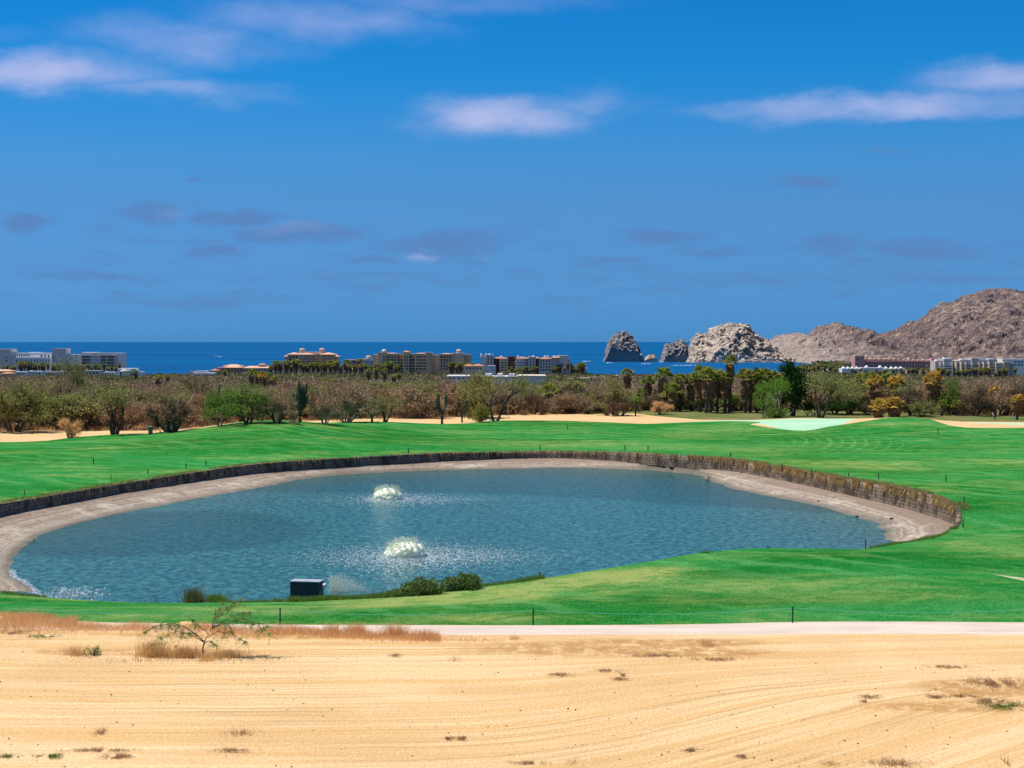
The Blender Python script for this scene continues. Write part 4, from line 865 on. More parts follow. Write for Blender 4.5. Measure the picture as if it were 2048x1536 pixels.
# ================================================================== the pond wall, stakes, fountains, pump box
M_wall = None
mw = Mat('pond_wall_stone'); a = mw.noise(1.0, 8, .75, mw.co((.6, .6, .35))); b = mw.noise(4, 6, .8); bk = mw.n('ShaderNodeTexBrick'); bk.inputs['Scale'].default_value = .7; bk.inputs['Mortar Size'].default_value = .03
cv = mw.n('ShaderNodeCombineXYZ'); sp = mw.n('ShaderNodeSeparateXYZ'); mw.put(sp.inputs[0], mw.co()); mw.put(cv.inputs[0], sp.outputs[0]); mw.put(cv.inputs[1], sp.outputs[2]); mw.put(bk.inputs['Vector'], cv.outputs[0])
mw.put(bk.inputs['Color1'], (.34, .25, .165)); mw.put(bk.inputs['Color2'], (.26, .19, .13)); mw.put(bk.inputs['Mortar'], (.13, .095, .07))
c = mw.mix(mw.rng(a, .42, .62), bk.outputs[0], (.07, .05, .038)); c = mw.mix(mw.rng(b, .5, .68, 0, .7), c, (.09, .065, .045)); M_wall = mw.pbr(c, .95, mw.bump(mw.math('ADD', a, b), .9, .15), .1)
m = MB(); n = len(wallL); V = []
tl = np.gradient(wallL[:, :2], axis=0); tl /= np.linalg.norm(tl, axis=1)[:, None]; nin = np.column_stack((tl[:, 1], -tl[:, 0]))   # towards the pond
zt = Z(wallL[:, :2])
for i in range(n):
    p = wallL[i, :2]; q = nin[i]; j = .05 * mnoise.noise((p[0] * .5, p[1] * .5, 3)); top = zt[i] + .06 + .04 * mnoise.noise((p[0], p[1], 1))
    for off, z in ((.42, -1.35), (.36 + j, -.9), (.30 + j, (top - 1) / 2), (.26 + j, top), (-.2, top + .01), (-.25, top - .6)): V.append((p[0] + q[0] * off, p[1] + q[1] * off, z))
m.add(V, [[(i * 6 + k, (i + 1) * 6 + k, (i + 1) * 6 + k + 1, i * 6 + k + 1) for i in range(n - 1) for k in range(5)]])
tag(obj('pond_wall', m, M_wall, smooth=True), 'low dark stained stone retaining wall curving round the far side of the pond', 'wall')
# dry grass along the wall
rg = np.random.default_rng(8)
def along(n, f, side=(-.6, .1)):
    t = rg.uniform(0, len(wallL) - 5.001, n); i = t.astype(int); fr = (t - i)[:, None]; p = wallL[i, :2] * (1 - fr) + wallL[i + 1, :2] * fr; px = 1024 + F * p[:, 0] / p[:, 1]
    k = rg.uniform(0, 1, n) < np.interp(px, *f); p = p[k]; q = nin[i[k]]; o = rg.uniform(*side, len(p))[:, None]; return p + q * o, q, px[k]
p, q, px = along(26000, ([-200, 0, 300, 600, 700, 1000, 1450, 1520, 1950], [.5, .5, .6, .45, .1, .05, .25, .9, 1.]), (-1.1, .25)); pat = np.array([mnoise.noise((a * .25, b * .25, 2)) for a, b in p]) > -.25; p, q, px = p[pat], q[pat], px[pat]
C = np.column_stack((p, Z(p) + .02)); M_fringe = leafmat('wall_fringe_grass', (.42, .38, .13), (.17, .22, .05), .3); tag(obj('wall_top_grass', blades(C, rg.uniform(.12, .42, len(C)), .06, rg, .6), M_fringe), 'brown dry grass fringe on top of the pond wall', 'dry grass', None, 'stuff')
p, q, px = along(15000, ([-200, 300, 600, 1300, 1450, 1500, 1950], [.03, .05, .08, .12, .4, 1., 1.]), (.22, .34)); pat = np.array([mnoise.noise((a * .5, b * .5, 6)) for a, b in p]) > -.12; p, q = p[pat], q[pat]
zz = Z(p) + .08; A = np.column_stack((p, zz)); dn = rg.uniform(.25, 1.15, len(p)); B = A + np.column_stack((q * rg.uniform(.05, .3, (len(p), 1)) + rg.normal(0, .12, p.shape), -dn)); m = MB(); m.strips(A, B, .09, rg)
A2 = A + rg.normal(0, .1, A.shape) * (1, 1, .3); m.strips(A2, A2 + np.column_stack((q * .2 + rg.normal(0, .15, p.shape), rg.uniform(.1, .45, len(p)))), .07, rg)
M_hang = leafmat('hanging_dry_grass', (.66, .46, .20), (.36, .24, .11), .3); tag(obj('wall_hanging_grass', m, M_hang), 'thick straw coloured grass hanging over the right part of the pond wall', 'dry grass', None, 'stuff')
# loose stones and dark debris on the beach
M_stone = plain('dark_stone', (.10, .085, .07), (.06, .05, .045), 4, .9, .5, obj=True)
def zbed(x, y):
    P_ = np.array([(x, y)]); w = -1 if inpoly(P_, wpoly)[0] else 1; a = dist_line(P_, waterline)[0]; b = dist_line(P_, wallL)[0]; return -2 + (a / (a + b + .01) if w > 0 else -.1 * a)
def onbed(px, py):
    z = -1.8
    for _ in range(4): p = atz(px, py, z); z = zbed(p[0], p[1])
    return np.array((p[0], p[1], z))
def boulder(seed, r, sq=.6):
    rg_ = np.random.default_rng(seed); V = []; nn, mm_ = 9, 7
    for i in range(mm_):
        ph = math.pi * i / (mm_ - 1)
        for k in range(nn):
            th = 2 * math.pi * k / nn; d = Vector((math.sin(ph) * math.cos(th), math.sin(ph) * math.sin(th), math.cos(ph))); s = r * (1 + .35 * mnoise.noise(d * 1.7 + Vector((seed, 0, 0)))); V.append((d.x * s, d.y * s, d.z * s * sq))
    m = MB(); m.add(V, [[(i * nn + k, (i + 1) * nn + k, (i + 1) * nn + (k + 1) % nn, i * nn + (k + 1) % nn) for i in range(mm_ - 1) for k in range(nn)]]); return m
for i, (x, y, w, lab) in enumerate([(1713, 1035, 11, 'flat dark stone at the right waterline of the pond'), (1783, 1035, 9, 'dark stone alone on the right beach of the pond'), (1483, 947, 4, 'small stone on the far right beach below the wall bend'), (1307, 930, 5, 'small dark stone on the far beach under the wall'),
                                   (68, 1080, 4, 'small stone at the left waterline of the pond'), (1637, 1001, 5, 'small stone at the waterline left of the flat dark one'), (1595, 965, 4, 'pale lump under the wall at the right')]):
    g = onbed(x, y); o = obj('stone', boulder(i + 3, w * g[1] / F * .5), M_stone, None, True); o.location = tuple(g + (0, 0, .05)); tag(o, lab, 'stone')
# snag of driftwood at the waterline
g = onbed(1417, 962); t = MB(); t.tube([(0, 0, -.1), (.05, 0, .35), (-.1, 0, .75)], [.09, .07, .03], 6); t.tube([(.04, 0, .3), (.3, 0, .5), (.42, 0, .8)], [.06, .04, .02], 6); t.tube([(0, 0, .05), (-.5, .1, .12)], [.08, .03], 6)
o = obj('driftwood_snag', t, M_bark); o.location = tuple(g); tag(o, 'dark forked driftwood snag at the far right waterline', 'driftwood')
M_pole = plain('weathered_pole', (.62, .50, .32), (.5, .4, .25), 5, .8, 0, obj=True)
for (a, b, za), (c, d, zb_), lab in [((1720, 991, None), (1769, 972, 'w'), 'pale pole leaning on the grassy right part of the wall'), ((243, 982, None), (222, 969, 'w'), 'thin pale pole leaning on the left part of the wall')]:
    p = onbed(a, b); q = atY(c, d, p[1] + (2.2 if a > 1000 else 1.4)); m = MB(); m.tube([p, p * .5 + q * .5 + (0, 0, -.02), q], [.05, .045, .04], 6); tag(obj('leaning_pole', m, M_pole), lab, 'pole')

# stakes round the pond
M_stake_b = plain('brown_stake', (.13, .075, .045), (.08, .045, .03), 6, .9, 0, obj=True); M_stake_g = plain('dark_green_stake', (.015, .05, .035), (.01, .035, .025), 6, .6, 0, obj=True); M_stake_r = plain('red_stake', (.25, .045, .03), (.14, .04, .03), 8, .8, 0, obj=True); M_cap = plain('stake_cap', (.35, .33, .3), (.25, .24, .22), 6, .7, 0, obj=True)
ST = [(187, 928, 11, 'g', 'dark green stake on the left fairway away from the wall'), (49, 994, 13, 'b', 'brown stake at the left end of the pond wall'), (222, 961, 12, 'b', 'brown stake on the left wall above the leaning pole'), (296, 949, 10, 'b', 'brown stake on the left wall, next right of the one by the pole'),
      (372, 937, 10, 'b', 'brown stake on the wall left of a dark stake'), (412, 932, 10, 'g', 'dark stake at the wall right of the brown one'), (817, 908, 10, 'g', 'dark stake on the far wall above the upper fountain'), (1080, 900, 9, 'g', 'dark stake at the middle of the far wall'),
      (1250, 901, 10, 'g', 'thin stake on the far wall right of the middle one'), (1296, 901, 9, 'g', 'short thin stake next to the thin far one'), (1461, 915, 10, 'b', 'brown stake where the far wall starts to bend'), (1564, 938, 11, 'b', 'brown stake on the bend of the right wall'),
      (1623, 949, 11, 'b', 'brown stake just right of the bend in the wall'), (1697, 957, 12, 'b', 'brown stake in the thick dry grass of the right wall'), (1757, 961, 13, 'g', 'dark green stake on the grass behind the right wall'), (1892, 963, 13, 'g', 'dark green stake alone on the right fairway'),
      (1928, 1008, 14, 'b', 'brown stake at the top right corner of the wall'), (1926, 1059, 17, 'b', 'rusty stake at the lower end of the wall where the beach ends'), (1731, 1099, 18, 'r', 'dark red stake on the near grass at the waterline'), (1079, 1157, 10, 'r', 'bright red stake on the near grass in the middle'),
      (1876, 868, 10, 'g', 'dark green stake below the far right mound'), (1135, 860, 9, 'g', 'dark green stake on the far fairway in the middle')]
for x, y, h, k, lab in ST:
    g = ground(x, y); H = h * g[1] / F; r = .045 if g[1] < 200 else .065; t = thing('marker_stake', lab, 'stake', g)
    m = MB(); m.box((0, 0, H / 2 - .1), (r * 1.7, r * 1.7, H + .2), .3); obj('post', m, {'g': M_stake_g, 'b': M_stake_b, 'r': M_stake_r}[k], t)
    m = MB(); m.box((0, 0, H + .012), (r * 2.1, r * 2.1, .05), .3); obj('cap', m, M_cap if k == 'b' else {'g': M_stake_g, 'r': M_stake_r, 'b': M_cap}[k], t)
# rope barrier
M_rope = plain('rope', (.12, .42, .30), (.10, .36, .26), 8, .7, 0, obj=True)
fence = thing('rope_fence', 'low rope barrier on thin dark posts along the cart path', 'fence', (0, 0, 0))
posts = [(-320, 1252, 36), (52, 1247, 34), (560, 1250, 34), (1066, 1251, 33), (1585, 1246, 33), (2110, 1246, 33), (2620, 1247, 33)]
PT = []
for x, y, h in posts:
    g = atz(x, y, 0); g[2] = Z1(g[0], g[1]); H = h * g[1] / F
    if x in (52,): PT.append(g + (0, 0, H * .75)); continue
    m = MB(); m.tube([(g[0], g[1], g[2] - .2), (g[0] + .01, g[1], g[2] + H)], [.045, .042], 8); o = obj('post', m, M_stake_g, fence); PT.append(g + (0, 0, H * .9))
for a, b in zip(PT[:-1], PT[1:]):
    m = MB(); m.tube([a + (b - a) * f - (0, 0, .28 * 4 * f * (1 - f)) for f in np.linspace(0, 1, 16)], .014, 5); obj('rope', m, M_rope, fence)

# fountains: domes of spray over a ring of foam
mf = Mat('white_water'); d = mf.n('ShaderNodeBsdfDiffuse'); tr = mf.n('ShaderNodeBsdfTranslucent'); x = mf.n('ShaderNodeMixShader'); x.inputs[0].default_value = .45; g = mf.n('ShaderNodeNewGeometry')
cc = mf.mix(g.outputs['Random Per Island'], (.88, .92, .74), (.97, .98, .90)); mf.put(d.inputs[0], cc); mf.put(tr.inputs[0], cc); mf.nt.links.new(d.outputs[0], x.inputs[1]); mf.nt.links.new(tr.outputs[0], x.inputs[2]); mf.nt.links.new(x.outputs[0], mf.out.inputs[0]); M_spray = mf.m
mq = Mat('froth'); M_froth = mq.pbr((.86, .93, .68), .7, mq.bump(mq.noise(9, 5, .7), .6, .1), .2, Subsurface_Weight=1., Subsurface_Radius=(.8, .8, .8), Subsurface_Scale=.6)
M_foam = leafmat('foam', (.75, .80, .80), (.55, .62, .64), .2); M_float = plain('fountain_float', (.03, .03, .03), None, 4, .6, obj=True)
def drops(m, C, s, rg):
    n = len(C); s = np.broadcast_to(s, (n,))[:, None]; base = np.array([(1, 0, -.6), (-.5, .87, -.6), (-.5, -.87, -.6), (0, 0, 1.1)])
    rot = rg.uniform(.6, 1.4, (n, 1, 3)); V = (C[:, None, :] + base[None] * s[:, :, None] * rot).reshape(-1, 3); k = np.arange(n)[:, None] * 4
    m.add(V, np.concatenate((k + (0, 1, 3), k + (1, 2, 3), k + (2, 0, 3), k + (0, 2, 1))))
def fountain(lab, px, py, wpx, hpx, spx, spy, seed, cnt, dxs):
    rg = np.random.default_rng(seed); g = atz(px, py, -2); k = g[1] / F; Rr = wpx * k / 2; H = hpx * k; t = thing('fountain', lab, 'fountain', g)
    m = MB(); m.lathe([(0, -.3), (.5, -.3), (.55, .0), (.4, .12), (0, .14)], n=16); obj('float', m, M_float, t)
    # many short plumes thrown up from the whole disc, falling outwards
    C = []; S = []
    for j in range(150):
        a = rg.uniform(0, 6.283); r0 = Rr * math.sqrt(rg.uniform(0, .62)); hh = H * rg.uniform(.45, 1.18) * (1 - .42 * (r0 / Rr) ** 2); out = Rr * rg.uniform(.05, .32); n = 75; f = rg.uniform(0, 1, n) ** .8; r = r0 + out * f
        C.append(np.column_stack((np.cos(a) * r, np.sin(a) * r, hh * (1 - (1.35 * f - .35) ** 2 / .98))) + rg.normal(0, 1, (n, 3)) * (.03 + .07 * f)[:, None] * Rr * .6); S.append(rg.uniform(.014, .034, n))
    C = np.concatenate(C); C[:, 2] = np.maximum(C[:, 2], .01); drops(m := MB(), C, np.concatenate(S), rg)
    n = 900; a = rg.uniform(0, 6.283, n); r = Rr * rg.uniform(.4, 1.25, n); drops(m, np.column_stack((np.cos(a) * r, np.sin(a) * r, H * rg.uniform(.1, 1.1, n))), .02, rg); obj('spray', m, M_spray, t)
    m = MB(); V = []; nu, nv = 90, 26
    for i in range(nv):
        v = i / (nv - 1)
        for j in range(nu):
            a = 2 * math.pi * j / nu; q = Vector((math.cos(a) * 3, math.sin(a) * 3, v * 4 + seed)); w = 1 + .16 * mnoise.noise(q) + .10 * mnoise.noise(q * 3.1) + .05 * mnoise.noise(q * 8); r = Rr * .90 * max(0, 1 - v ** 2.6) ** .6 * w; V.append((r * math.cos(a), r * math.sin(a), max(.0, H * .78 * v ** .75 * (1 + .16 * mnoise.noise(q * 1.7) + .10 * mnoise.noise(q * 5)))))
    m.add(V, [[(i * nu + j, i * nu + (j + 1) % nu, (i + 1) * nu + (j + 1) % nu, (i + 1) * nu + j) for i in range(nv - 1) for j in range(nu)]]); obj('spray_core', m, M_froth, t, True)
    # foam flecks drifting over the water
    m = MB(); n = cnt; u = rg.normal(0, 1, n); v = rg.normal(0, 1, n); X = u * spx * k * .5 + dxs * k * np.abs(rg.normal(0, 1, n)) * .5; Yy = v * spy / F * g[1] * g[1] / 18 * .75 * np.exp(-np.abs(X) / (spx * k * 1.3))
    ww = rg.uniform(.02, .12, n) * np.exp(-np.abs(X) / (spx * k * 1.4)); hw = ww * rg.uniform(.5, 1.1, n); V = np.stack((np.column_stack((X - ww, Yy, X * 0 + .012)), np.column_stack((X, Yy - hw, X * 0 + .013)), np.column_stack((X + ww, Yy, X * 0 + .012)), np.column_stack((X, Yy + hw, X * 0 + .013))), 1)
    wpt = V.mean(1)[:, :2] + g[:2]; okk = inpoly(wpt, wpoly); m.add(V[okk].reshape(-1, 3), np.arange(okk.sum() * 4).reshape(-1, 4)); obj('foam', m, M_foam, t)
    # ring of churned foam
    m = MB(); n = 1500; a = rg.uniform(0, 6.283, n); r = Rr * (.75 + np.abs(rg.normal(0, .33, n))); X = np.cos(a) * r; Yy = np.sin(a) * r * 1.2; m.cards(np.column_stack((X, Yy, np.full(n, .02))), rg.uniform(.04, .13, n), rg); obj('foam_ring', m, M_foam, t)
fountain('smaller upper fountain, white dome of spray far out on the pond', 776, 999, 62, 27, 190, 12, 1, 4200, 120)
fountain('larger lower fountain, white dome of spray nearer the pumping box', 811, 1113, 88, 35, 270, 24, 2, 7500, 120)
# foam along the near left shore
rg = np.random.default_rng(77); m = MB(); sh = waterline[:16]
for i in range(900):
    j = rg.integers(0, len(sh) - 1); p = sh[j] * rg.uniform() + sh[j + 1] * rg.uniform() if False else sh[j] + (sh[j + 1] - sh[j]) * rg.uniform(); p = p + rg.normal(0, .13, 2); m.cards([(p[0], p[1], -1.975)], [rg.uniform(.04, .12)], rg, 1.0)
for i in range(700):
    p = atz(rg.normal(140, 34), rg.normal(1188, 7), -2); m.cards([(p[0], p[1], -1.98)], [rg.uniform(.03, .1)], rg, 1.0)
tag(obj('shore_foam', m, M_foam), 'thin white foam line along the near left waterline', 'foam', None, 'stuff')

# pump box with its pipe and the splash it makes
M_box = plain('dark_painted_metal', (.028, .04, .045), (.018, .026, .03), 2.5, .55, .15, .4, obj=True); M_boxlid = plain('pale_box_lid', (.38, .40, .42), (.28, .3, .32), 3, .6, 0, obj=True); M_pipe = plain('white_pipe', (.72, .70, .68), (.6, .58, .56), 3, .5, 0, obj=True); M_flange = plain('red_flange', (.45, .06, .05), None, 3, .6, obj=True)
g = atz(612, 1194, -1.6); k = g[1] / F; t = thing('pump_box', 'dark green grey metal pump box at the near edge of the pond', 'pump box', g, R(-10)); w = 60 * k; h = 31 * k
m = MB(); m.box((0, .25, h / 2 - .3), (w, 1.1, h + .6)); 
for sx_ in (-1, 1): m.box((sx_ * (w / 2 - .03), -.31, h / 2 - .3), (.06, .03, h + .55))
m.box((0, -.31, h - .12), (w - .14, .025, .06)); obj('housing', m, M_box, t)
m = MB(); m.box((0, .25, h + .03), (w + .08, 1.2, .055)); obj('lid', m, M_boxlid, t)
m = MB(); m.tube([(w / 2 + .01, .2, h * .76), (w / 2 + .09, .2, h * .76)], .17, 14); obj('flange', m, M_flange, t)
m = MB(); m.tube([(w / 2 + .09, .2, h * .76), (w / 2 + .32, .2, h * .76)], .13, 14); m.tube([(w / 2 + .28, .2, h * .76), (w / 2 + .35, .2, h * .76)], .16, 14); obj('outlet_pipe', m, M_pipe, t)
m = MB(); m.box((0, -.335, h * .55), (.3, .02, .2)); obj('panel', m, M_box, t)
rg = np.random.default_rng(9); m = MB(); C = []; c0 = atz(650, 1190, -2)
for j in range(130):
    a = rg.normal(.15, .5); reach = rg.uniform(.4, 3.6); hh = rg.uniform(.3, 1.35) * math.exp(-((reach - 1.3) / 2.2) ** 2); f = rg.uniform(0, 1, 26); r = reach * (.3 + .7 * f)
    C.append(np.column_stack((c0[0] + r * math.cos(a), c0[1] + 1.6 + r * math.sin(a), -2 + hh * (1 - (2 * f - 1) ** 2))) + rg.normal(0, .1, (26, 3)))
C = np.concatenate(C); C[:, 2] = np.maximum(C[:, 2], -1.98); drops(m, C, rg.uniform(.012, .035, len(C)), rg); tag(obj('pipe_splash', m, M_spray), 'white splash of water right of the dark pump box', 'splash')

# shrubs and reeds at the near water edge
def bush(name, lab, px, py, wpx, hpx, mat, seed, n=2600, size=(.05, .12), dy=1.0, cat='shrub', z=None):
    g = ground(px, py); g2 = g if z is None else atz(px, py, z); k = g2[1] / F; rg = np.random.default_rng(seed); w = wpx * k / 2; h = hpx * k; t = thing(name, lab, cat, g2 - np.array((0, 0, .1)))
    C = []; nl = 9
    for i in range(nl):
        cx = rg.uniform(-.7, .7) * w; cz = h * rg.uniform(.25, .62) * (1 - .3 * abs(cx / w)); r = rg.uniform(.3, .5); q = rg.normal(size=(n // nl, 3)); q /= np.linalg.norm(q, axis=1)[:, None]; q *= rg.uniform(.6, 1.05, (len(q), 1)); C.append(np.array((cx, rg.uniform(-.4, .4) * dy, cz)) + q * (w * r, dy * .7, h * .42))
    C = np.concatenate(C); C = C[C[:, 2] > 0]; m = MB(); m.cards(C, rg.uniform(*size, len(C)), rg); obj('leaves', m, mat, t)
    m = MB()
    for i in range(9): a = rg.uniform(-.6, .6) * w; m.tube([(a * .3, 0, 0), (a * .7, rg.uniform(-.3, .3), h * .4), (a, rg.uniform(-.3, .3), h * .7)], [.03, .02, .01], 4, False)
    obj('stems', m, M_bark, t); return t
M_bushgreen = leafmat('shore_bush_leaves', (.20, .28, .08), (.07, .12, .03), .35)
bush('shore_bush', 'dense dark green bush at the pond edge, left of two', 838, 1190, 104, 40, M_bushgreen, 1, 3600, dy=1.1); bush('shore_bush', 'dense dark green bush at the pond edge, right and larger of two', 918, 1183, 92, 42, M_bushgreen, 2, 3600, dy=1.1)
bush('shore_bush', 'small round green bush joining the left shore bush to the grass', 788, 1193, 46, 20, M_bushgreen, 3, 1200, dy=.8)
def tuft(name, lab, px, py, wpx, hpx, mat, seed, n=500, w=.03, lean=.4, cat='grass tuft', dy=.5, z=None, grp=None):
    g = ground(px, py) if z is None else atz(px, py, z); k = g[1] / F; rg = np.random.default_rng(seed); C = np.column_stack((rg.normal(0, wpx * k * .22, n), rg.normal(0, dy * .4, n), np.full(n, -.06)))
    o = obj(name, blades(C, rg.uniform(.35, 1.1, n) * hpx * k, w, rg, lean), mat); o.location = tuple(g); return tag(o, lab, cat, grp)
M_reed = leafmat('reeds', (.30, .26, .10), (.13, .12, .045), .2); M_wetgrass = leafmat('wet_grass', (.22, .34, .06), (.10, .18, .03), .35)
tuft('reed_clump', 'tall brown green reed clump at the near pond edge, left of the pump box', 388, 1204, 38, 34, M_reed, 1, 900, .03, .25, 'reeds', .7)
tuft('grass_clump', 'low rounded green grass clump right of the tall reeds', 432, 1203, 46, 17, M_wetgrass, 2, 900, .03, .5, dy=.7)
tuft('dead_twig', 'bare dead twigs at the near pond edge left of the reeds', 292, 1205, 18, 28, M_twigdark, 3, 12, .03, .3, 'twigs', .2); tuft('dead_twig', 'single bare dead stem nearest the reeds on their left side', 313, 1205, 5, 26, M_twigdark, 4, 5, .03, .15, 'twigs', .2)
tuft('water_weed', 'small green weed on the near grass crest in the middle right', 1412, 1108, 30, 8, M_bushgreen, 5, 160, .05, .8, 'weed', .3)
rg = np.random.default_rng(12); L_ = []
for (a, ya, b, yb, n, hh) in ((575, 1202, 760, 1199, 4200, .42), (760, 1199, 870, 1189, 2600, .5), (870, 1189, 1090, 1158, 2600, .28), (430, 1205, 575, 1202, 900, .25), (0, 1184, 90, 1197, 900, .2), (1740, 1097, 1920, 1062, 2600, .25)):
    for f in rg.uniform(0, 1, n): L_.append((a + (b - a) * f, ya + (yb - ya) * f, hh))
L_ = np.array(L_); P_ = nearL; pxn = 1024 + F * P_[:, 0] / P_[:, 1]; o_ = np.argsort(pxn)
yy = np.interp(L_[:, 0], pxn[o_], P_[o_, 1]) + rg.uniform(-.5, .7, len(L_)); XY = np.column_stack(((L_[:, 0] - 1024) / F * yy, yy)); C = np.column_stack((XY, Z(XY) - .03)); mod = .5 + .9 * np.array([max(0, mnoise.noise((x * .35, 0, 3)) + .35) for x in XY[:, 0]])
tag(obj('shore_grass', blades(C, L_[:, 2] * mod * rg.uniform(.5, 1.2, len(C)), .035, rg, .4), M_wetgrass), 'long green grass fringe along the near edge of the pond', 'grass', None, 'stuff')

# ================================================================== foreground plants
M_sapleaf = leafmat('sapling_leaves', (.30, .46, .15), (.16, .28, .08), .45)
M_weedg = leafmat('green_weed', (.20, .28, .07), (.09, .14, .03), .3)
M_redweed = leafmat('dry_brown_weed', (.46, .28, .16), (.28, .16, .09), .25)
g = ground(405, 1319); k = g[1] / F; sap = thing('mesquite_sapling', 'sparse young green mesquite sapling leaning over dry grass on the sand, lower left', 'sapling', g)
rg = np.random.default_rng(21); br = MB(); leaves = []
def branch(p, q, sag, r0, r1, n=9):
    p = np.array(p, float); q = np.array(q, float); f = np.linspace(0, 1, n)[:, None]; P_ = p + (q - p) * f; P_[:, 2] += sag * 4 * (f * (1 - f))[:, 0]; P_[1:-1] += rg.normal(0, .03, (n - 2, 3)); br.tube(P_, np.linspace(r0, r1, n), 5, False); return P_
tr = MB(); fork = (.55 * 1, 0, 1.15); tr.tube([(0, 0, -.1), (.02, 0, .4), (.1, .02, .75), (.5, 0, 1.45)], [.04, .034, .03, .022], 7); obj('trunk', tr, M_bark, sap, True)
BRN = [((.1, .02, .7), (-2.0, .3, 1.55), .35), ((.1, .02, .75), (-3.3, -.2, 1.0), .75), ((.1, .02, .75), (-1.2, -.5, 1.0), .35), ((.3, .0, 1.1), (-.9, .3, 2.0), .1), ((.5, 0, 1.45), (1.0, .2, 2.75), .1), ((.5, 0, 1.45), (2.6, .3, 2.2), .25), ((.5, 0, 1.45), (3.6, .1, 1.2), .55),
       ((.5, 0, 1.45), (3.9, -.4, .9), .6), ((.3, 0, 1.0), (2.5, -.6, .35), .6), ((.5, 0, 1.4), (1.6, -.4, 1.5), .25), ((.1, 0, .7), (-2.7, -.6, .45), .7), ((.8, 0, 2.0), (2.1, .4, 2.9), .1), ((.8, .1, 2.2), (1.7, -.2, 2.6), .1), ((.1, .02, .6), (.9, -.8, .5), .3), ((.5, 0, 1.45), (.6, .8, 2.2), .1)]
for p, q, sg in BRN:
    P_ = branch(p, q, sg, .022, .006); L_ = np.linalg.norm(np.array(q) - p)
    for i in range(int(14 + L_ * 8)):
        f = rg.uniform(.35, 1.0) ** .8; c = P_[min(int(f * 8), 8)]; e = c + rg.normal(0, .22, 3) * (1, 1, .6) - (0, 0, rg.uniform(.0, .45)); br.strips([c], [e], .012, rg); m_ = rg.integers(9, 20)
        leaves.append(c + (e - c) * rg.uniform(0, 1.15, (m_, 1)) + rg.normal(0, .04, (m_, 3)))
obj('branches', br, M_bark, sap); leaves = np.concatenate(leaves); leaves = leaves[leaves[:, 2] > .02]; m = MB(); m.cards(leaves, rg.uniform(.02, .05, len(leaves)), rg, .0, .5); obj('leaves', m, M_sapleaf, sap)
# grass and weeds
TF = [('dry_grass_clump', 'tall pale yellow dry grass clump under the left branches of the sapling', 305, 1312, 66, 40, M_straw, 900, .02, .3), ('dry_grass_clump', 'low reddish dry grass clump left of the sapling trunk', 372, 1318, 80, 28, M_straw2, 900, .02, .4),
      ('dry_grass_clump', 'low brown dry grass right of the sapling trunk', 450, 1318, 100, 20, M_straw, 800, .02, .5), ('dry_grass_clump', 'straw coloured clump at the foot of the sapling trunk', 415, 1322, 44, 22, M_straw, 300, .02, .4),
      ('dry_grass_clump', 'dry straw tuft beside the small green bush at lower left', 152, 1312, 46, 26, M_straw, 320, .02, .4), ('dry_grass_clump', 'lone straw tuft on the sand right of centre below the path', 1415, 1293, 34, 18, M_straw, 260, .02, .4),
      ('dry_grass_clump', 'small straw tuft below the path right of the middle rope post', 1030, 1281, 26, 11, M_straw, 140, .02, .6), ('dry_grass_clump', 'small dark dry tuft on the sand, lower left', 201, 1472, 28, 16, M_redweed, 110, .02, .7),
      ('dry_grass_clump', 'tallest rusty grass clump beside the path, left of the middle', 790, 1276, 60, 32, M_straw2, 700, .02, .3), ('dry_grass_clump', 'rusty grass clump beside the path next left of the tallest', 712, 1271, 50, 26, M_straw2, 600, .02, .3),
      ('dry_grass_clump', 'rusty grass clump beside the path nearest the sapling', 664, 1268, 40, 24, M_straw2, 460, .02, .3), ('dry_grass_clump', 'sparse rusty grass clump beside the path right of the tallest', 858, 1280, 60, 24, M_straw2, 500, .02, .35),
      ('dry_grass_clump', 'thin dry grass at the bottom edge right of the middle', 1790, 1536, 130, 16, M_redweed, 500, .02, .5), ('dry_grass_clump', 'dark flat dry weed at the bottom edge, right part', 1660, 1534, 50, 8, M_redweed, 200, .02, .8),
      ('weed_stem', 'single tall weed stem with small heads near the lower right corner', 2012, 1530, 5, 24, M_redweed, 24, .02, .12), ('weed_stem', 'thin twiggy weed at the bottom edge near the middle', 1142, 1532, 26, 22, M_redweed, 26, .02, .45),
      ('weed_stem', 'thin twiggy weed on the sand below the rusty grass', 908, 1325, 30, 18, M_redweed, 40, .015, .6), ('dead_weed', 'wide flat dead twiggy weed on the sand, lower left of the middle', 482, 1468, 80, 14, M_redweed, 160, .02, 1.1)]
for i, (nm, lab, x, y, w, h, mt_, n, bw, ln) in enumerate(TF): tuft(nm, lab, x, y, w, h, mt_, 60 + i, n, bw, ln, 'weed' if 'weed' in nm else 'grass clump', .7)
bush('small_bush', 'small rounded dark green bush in dry grass at lower left', 184, 1315, 38, 26, M_weedg, 31, 700, (.02, .045), .7, 'bush')
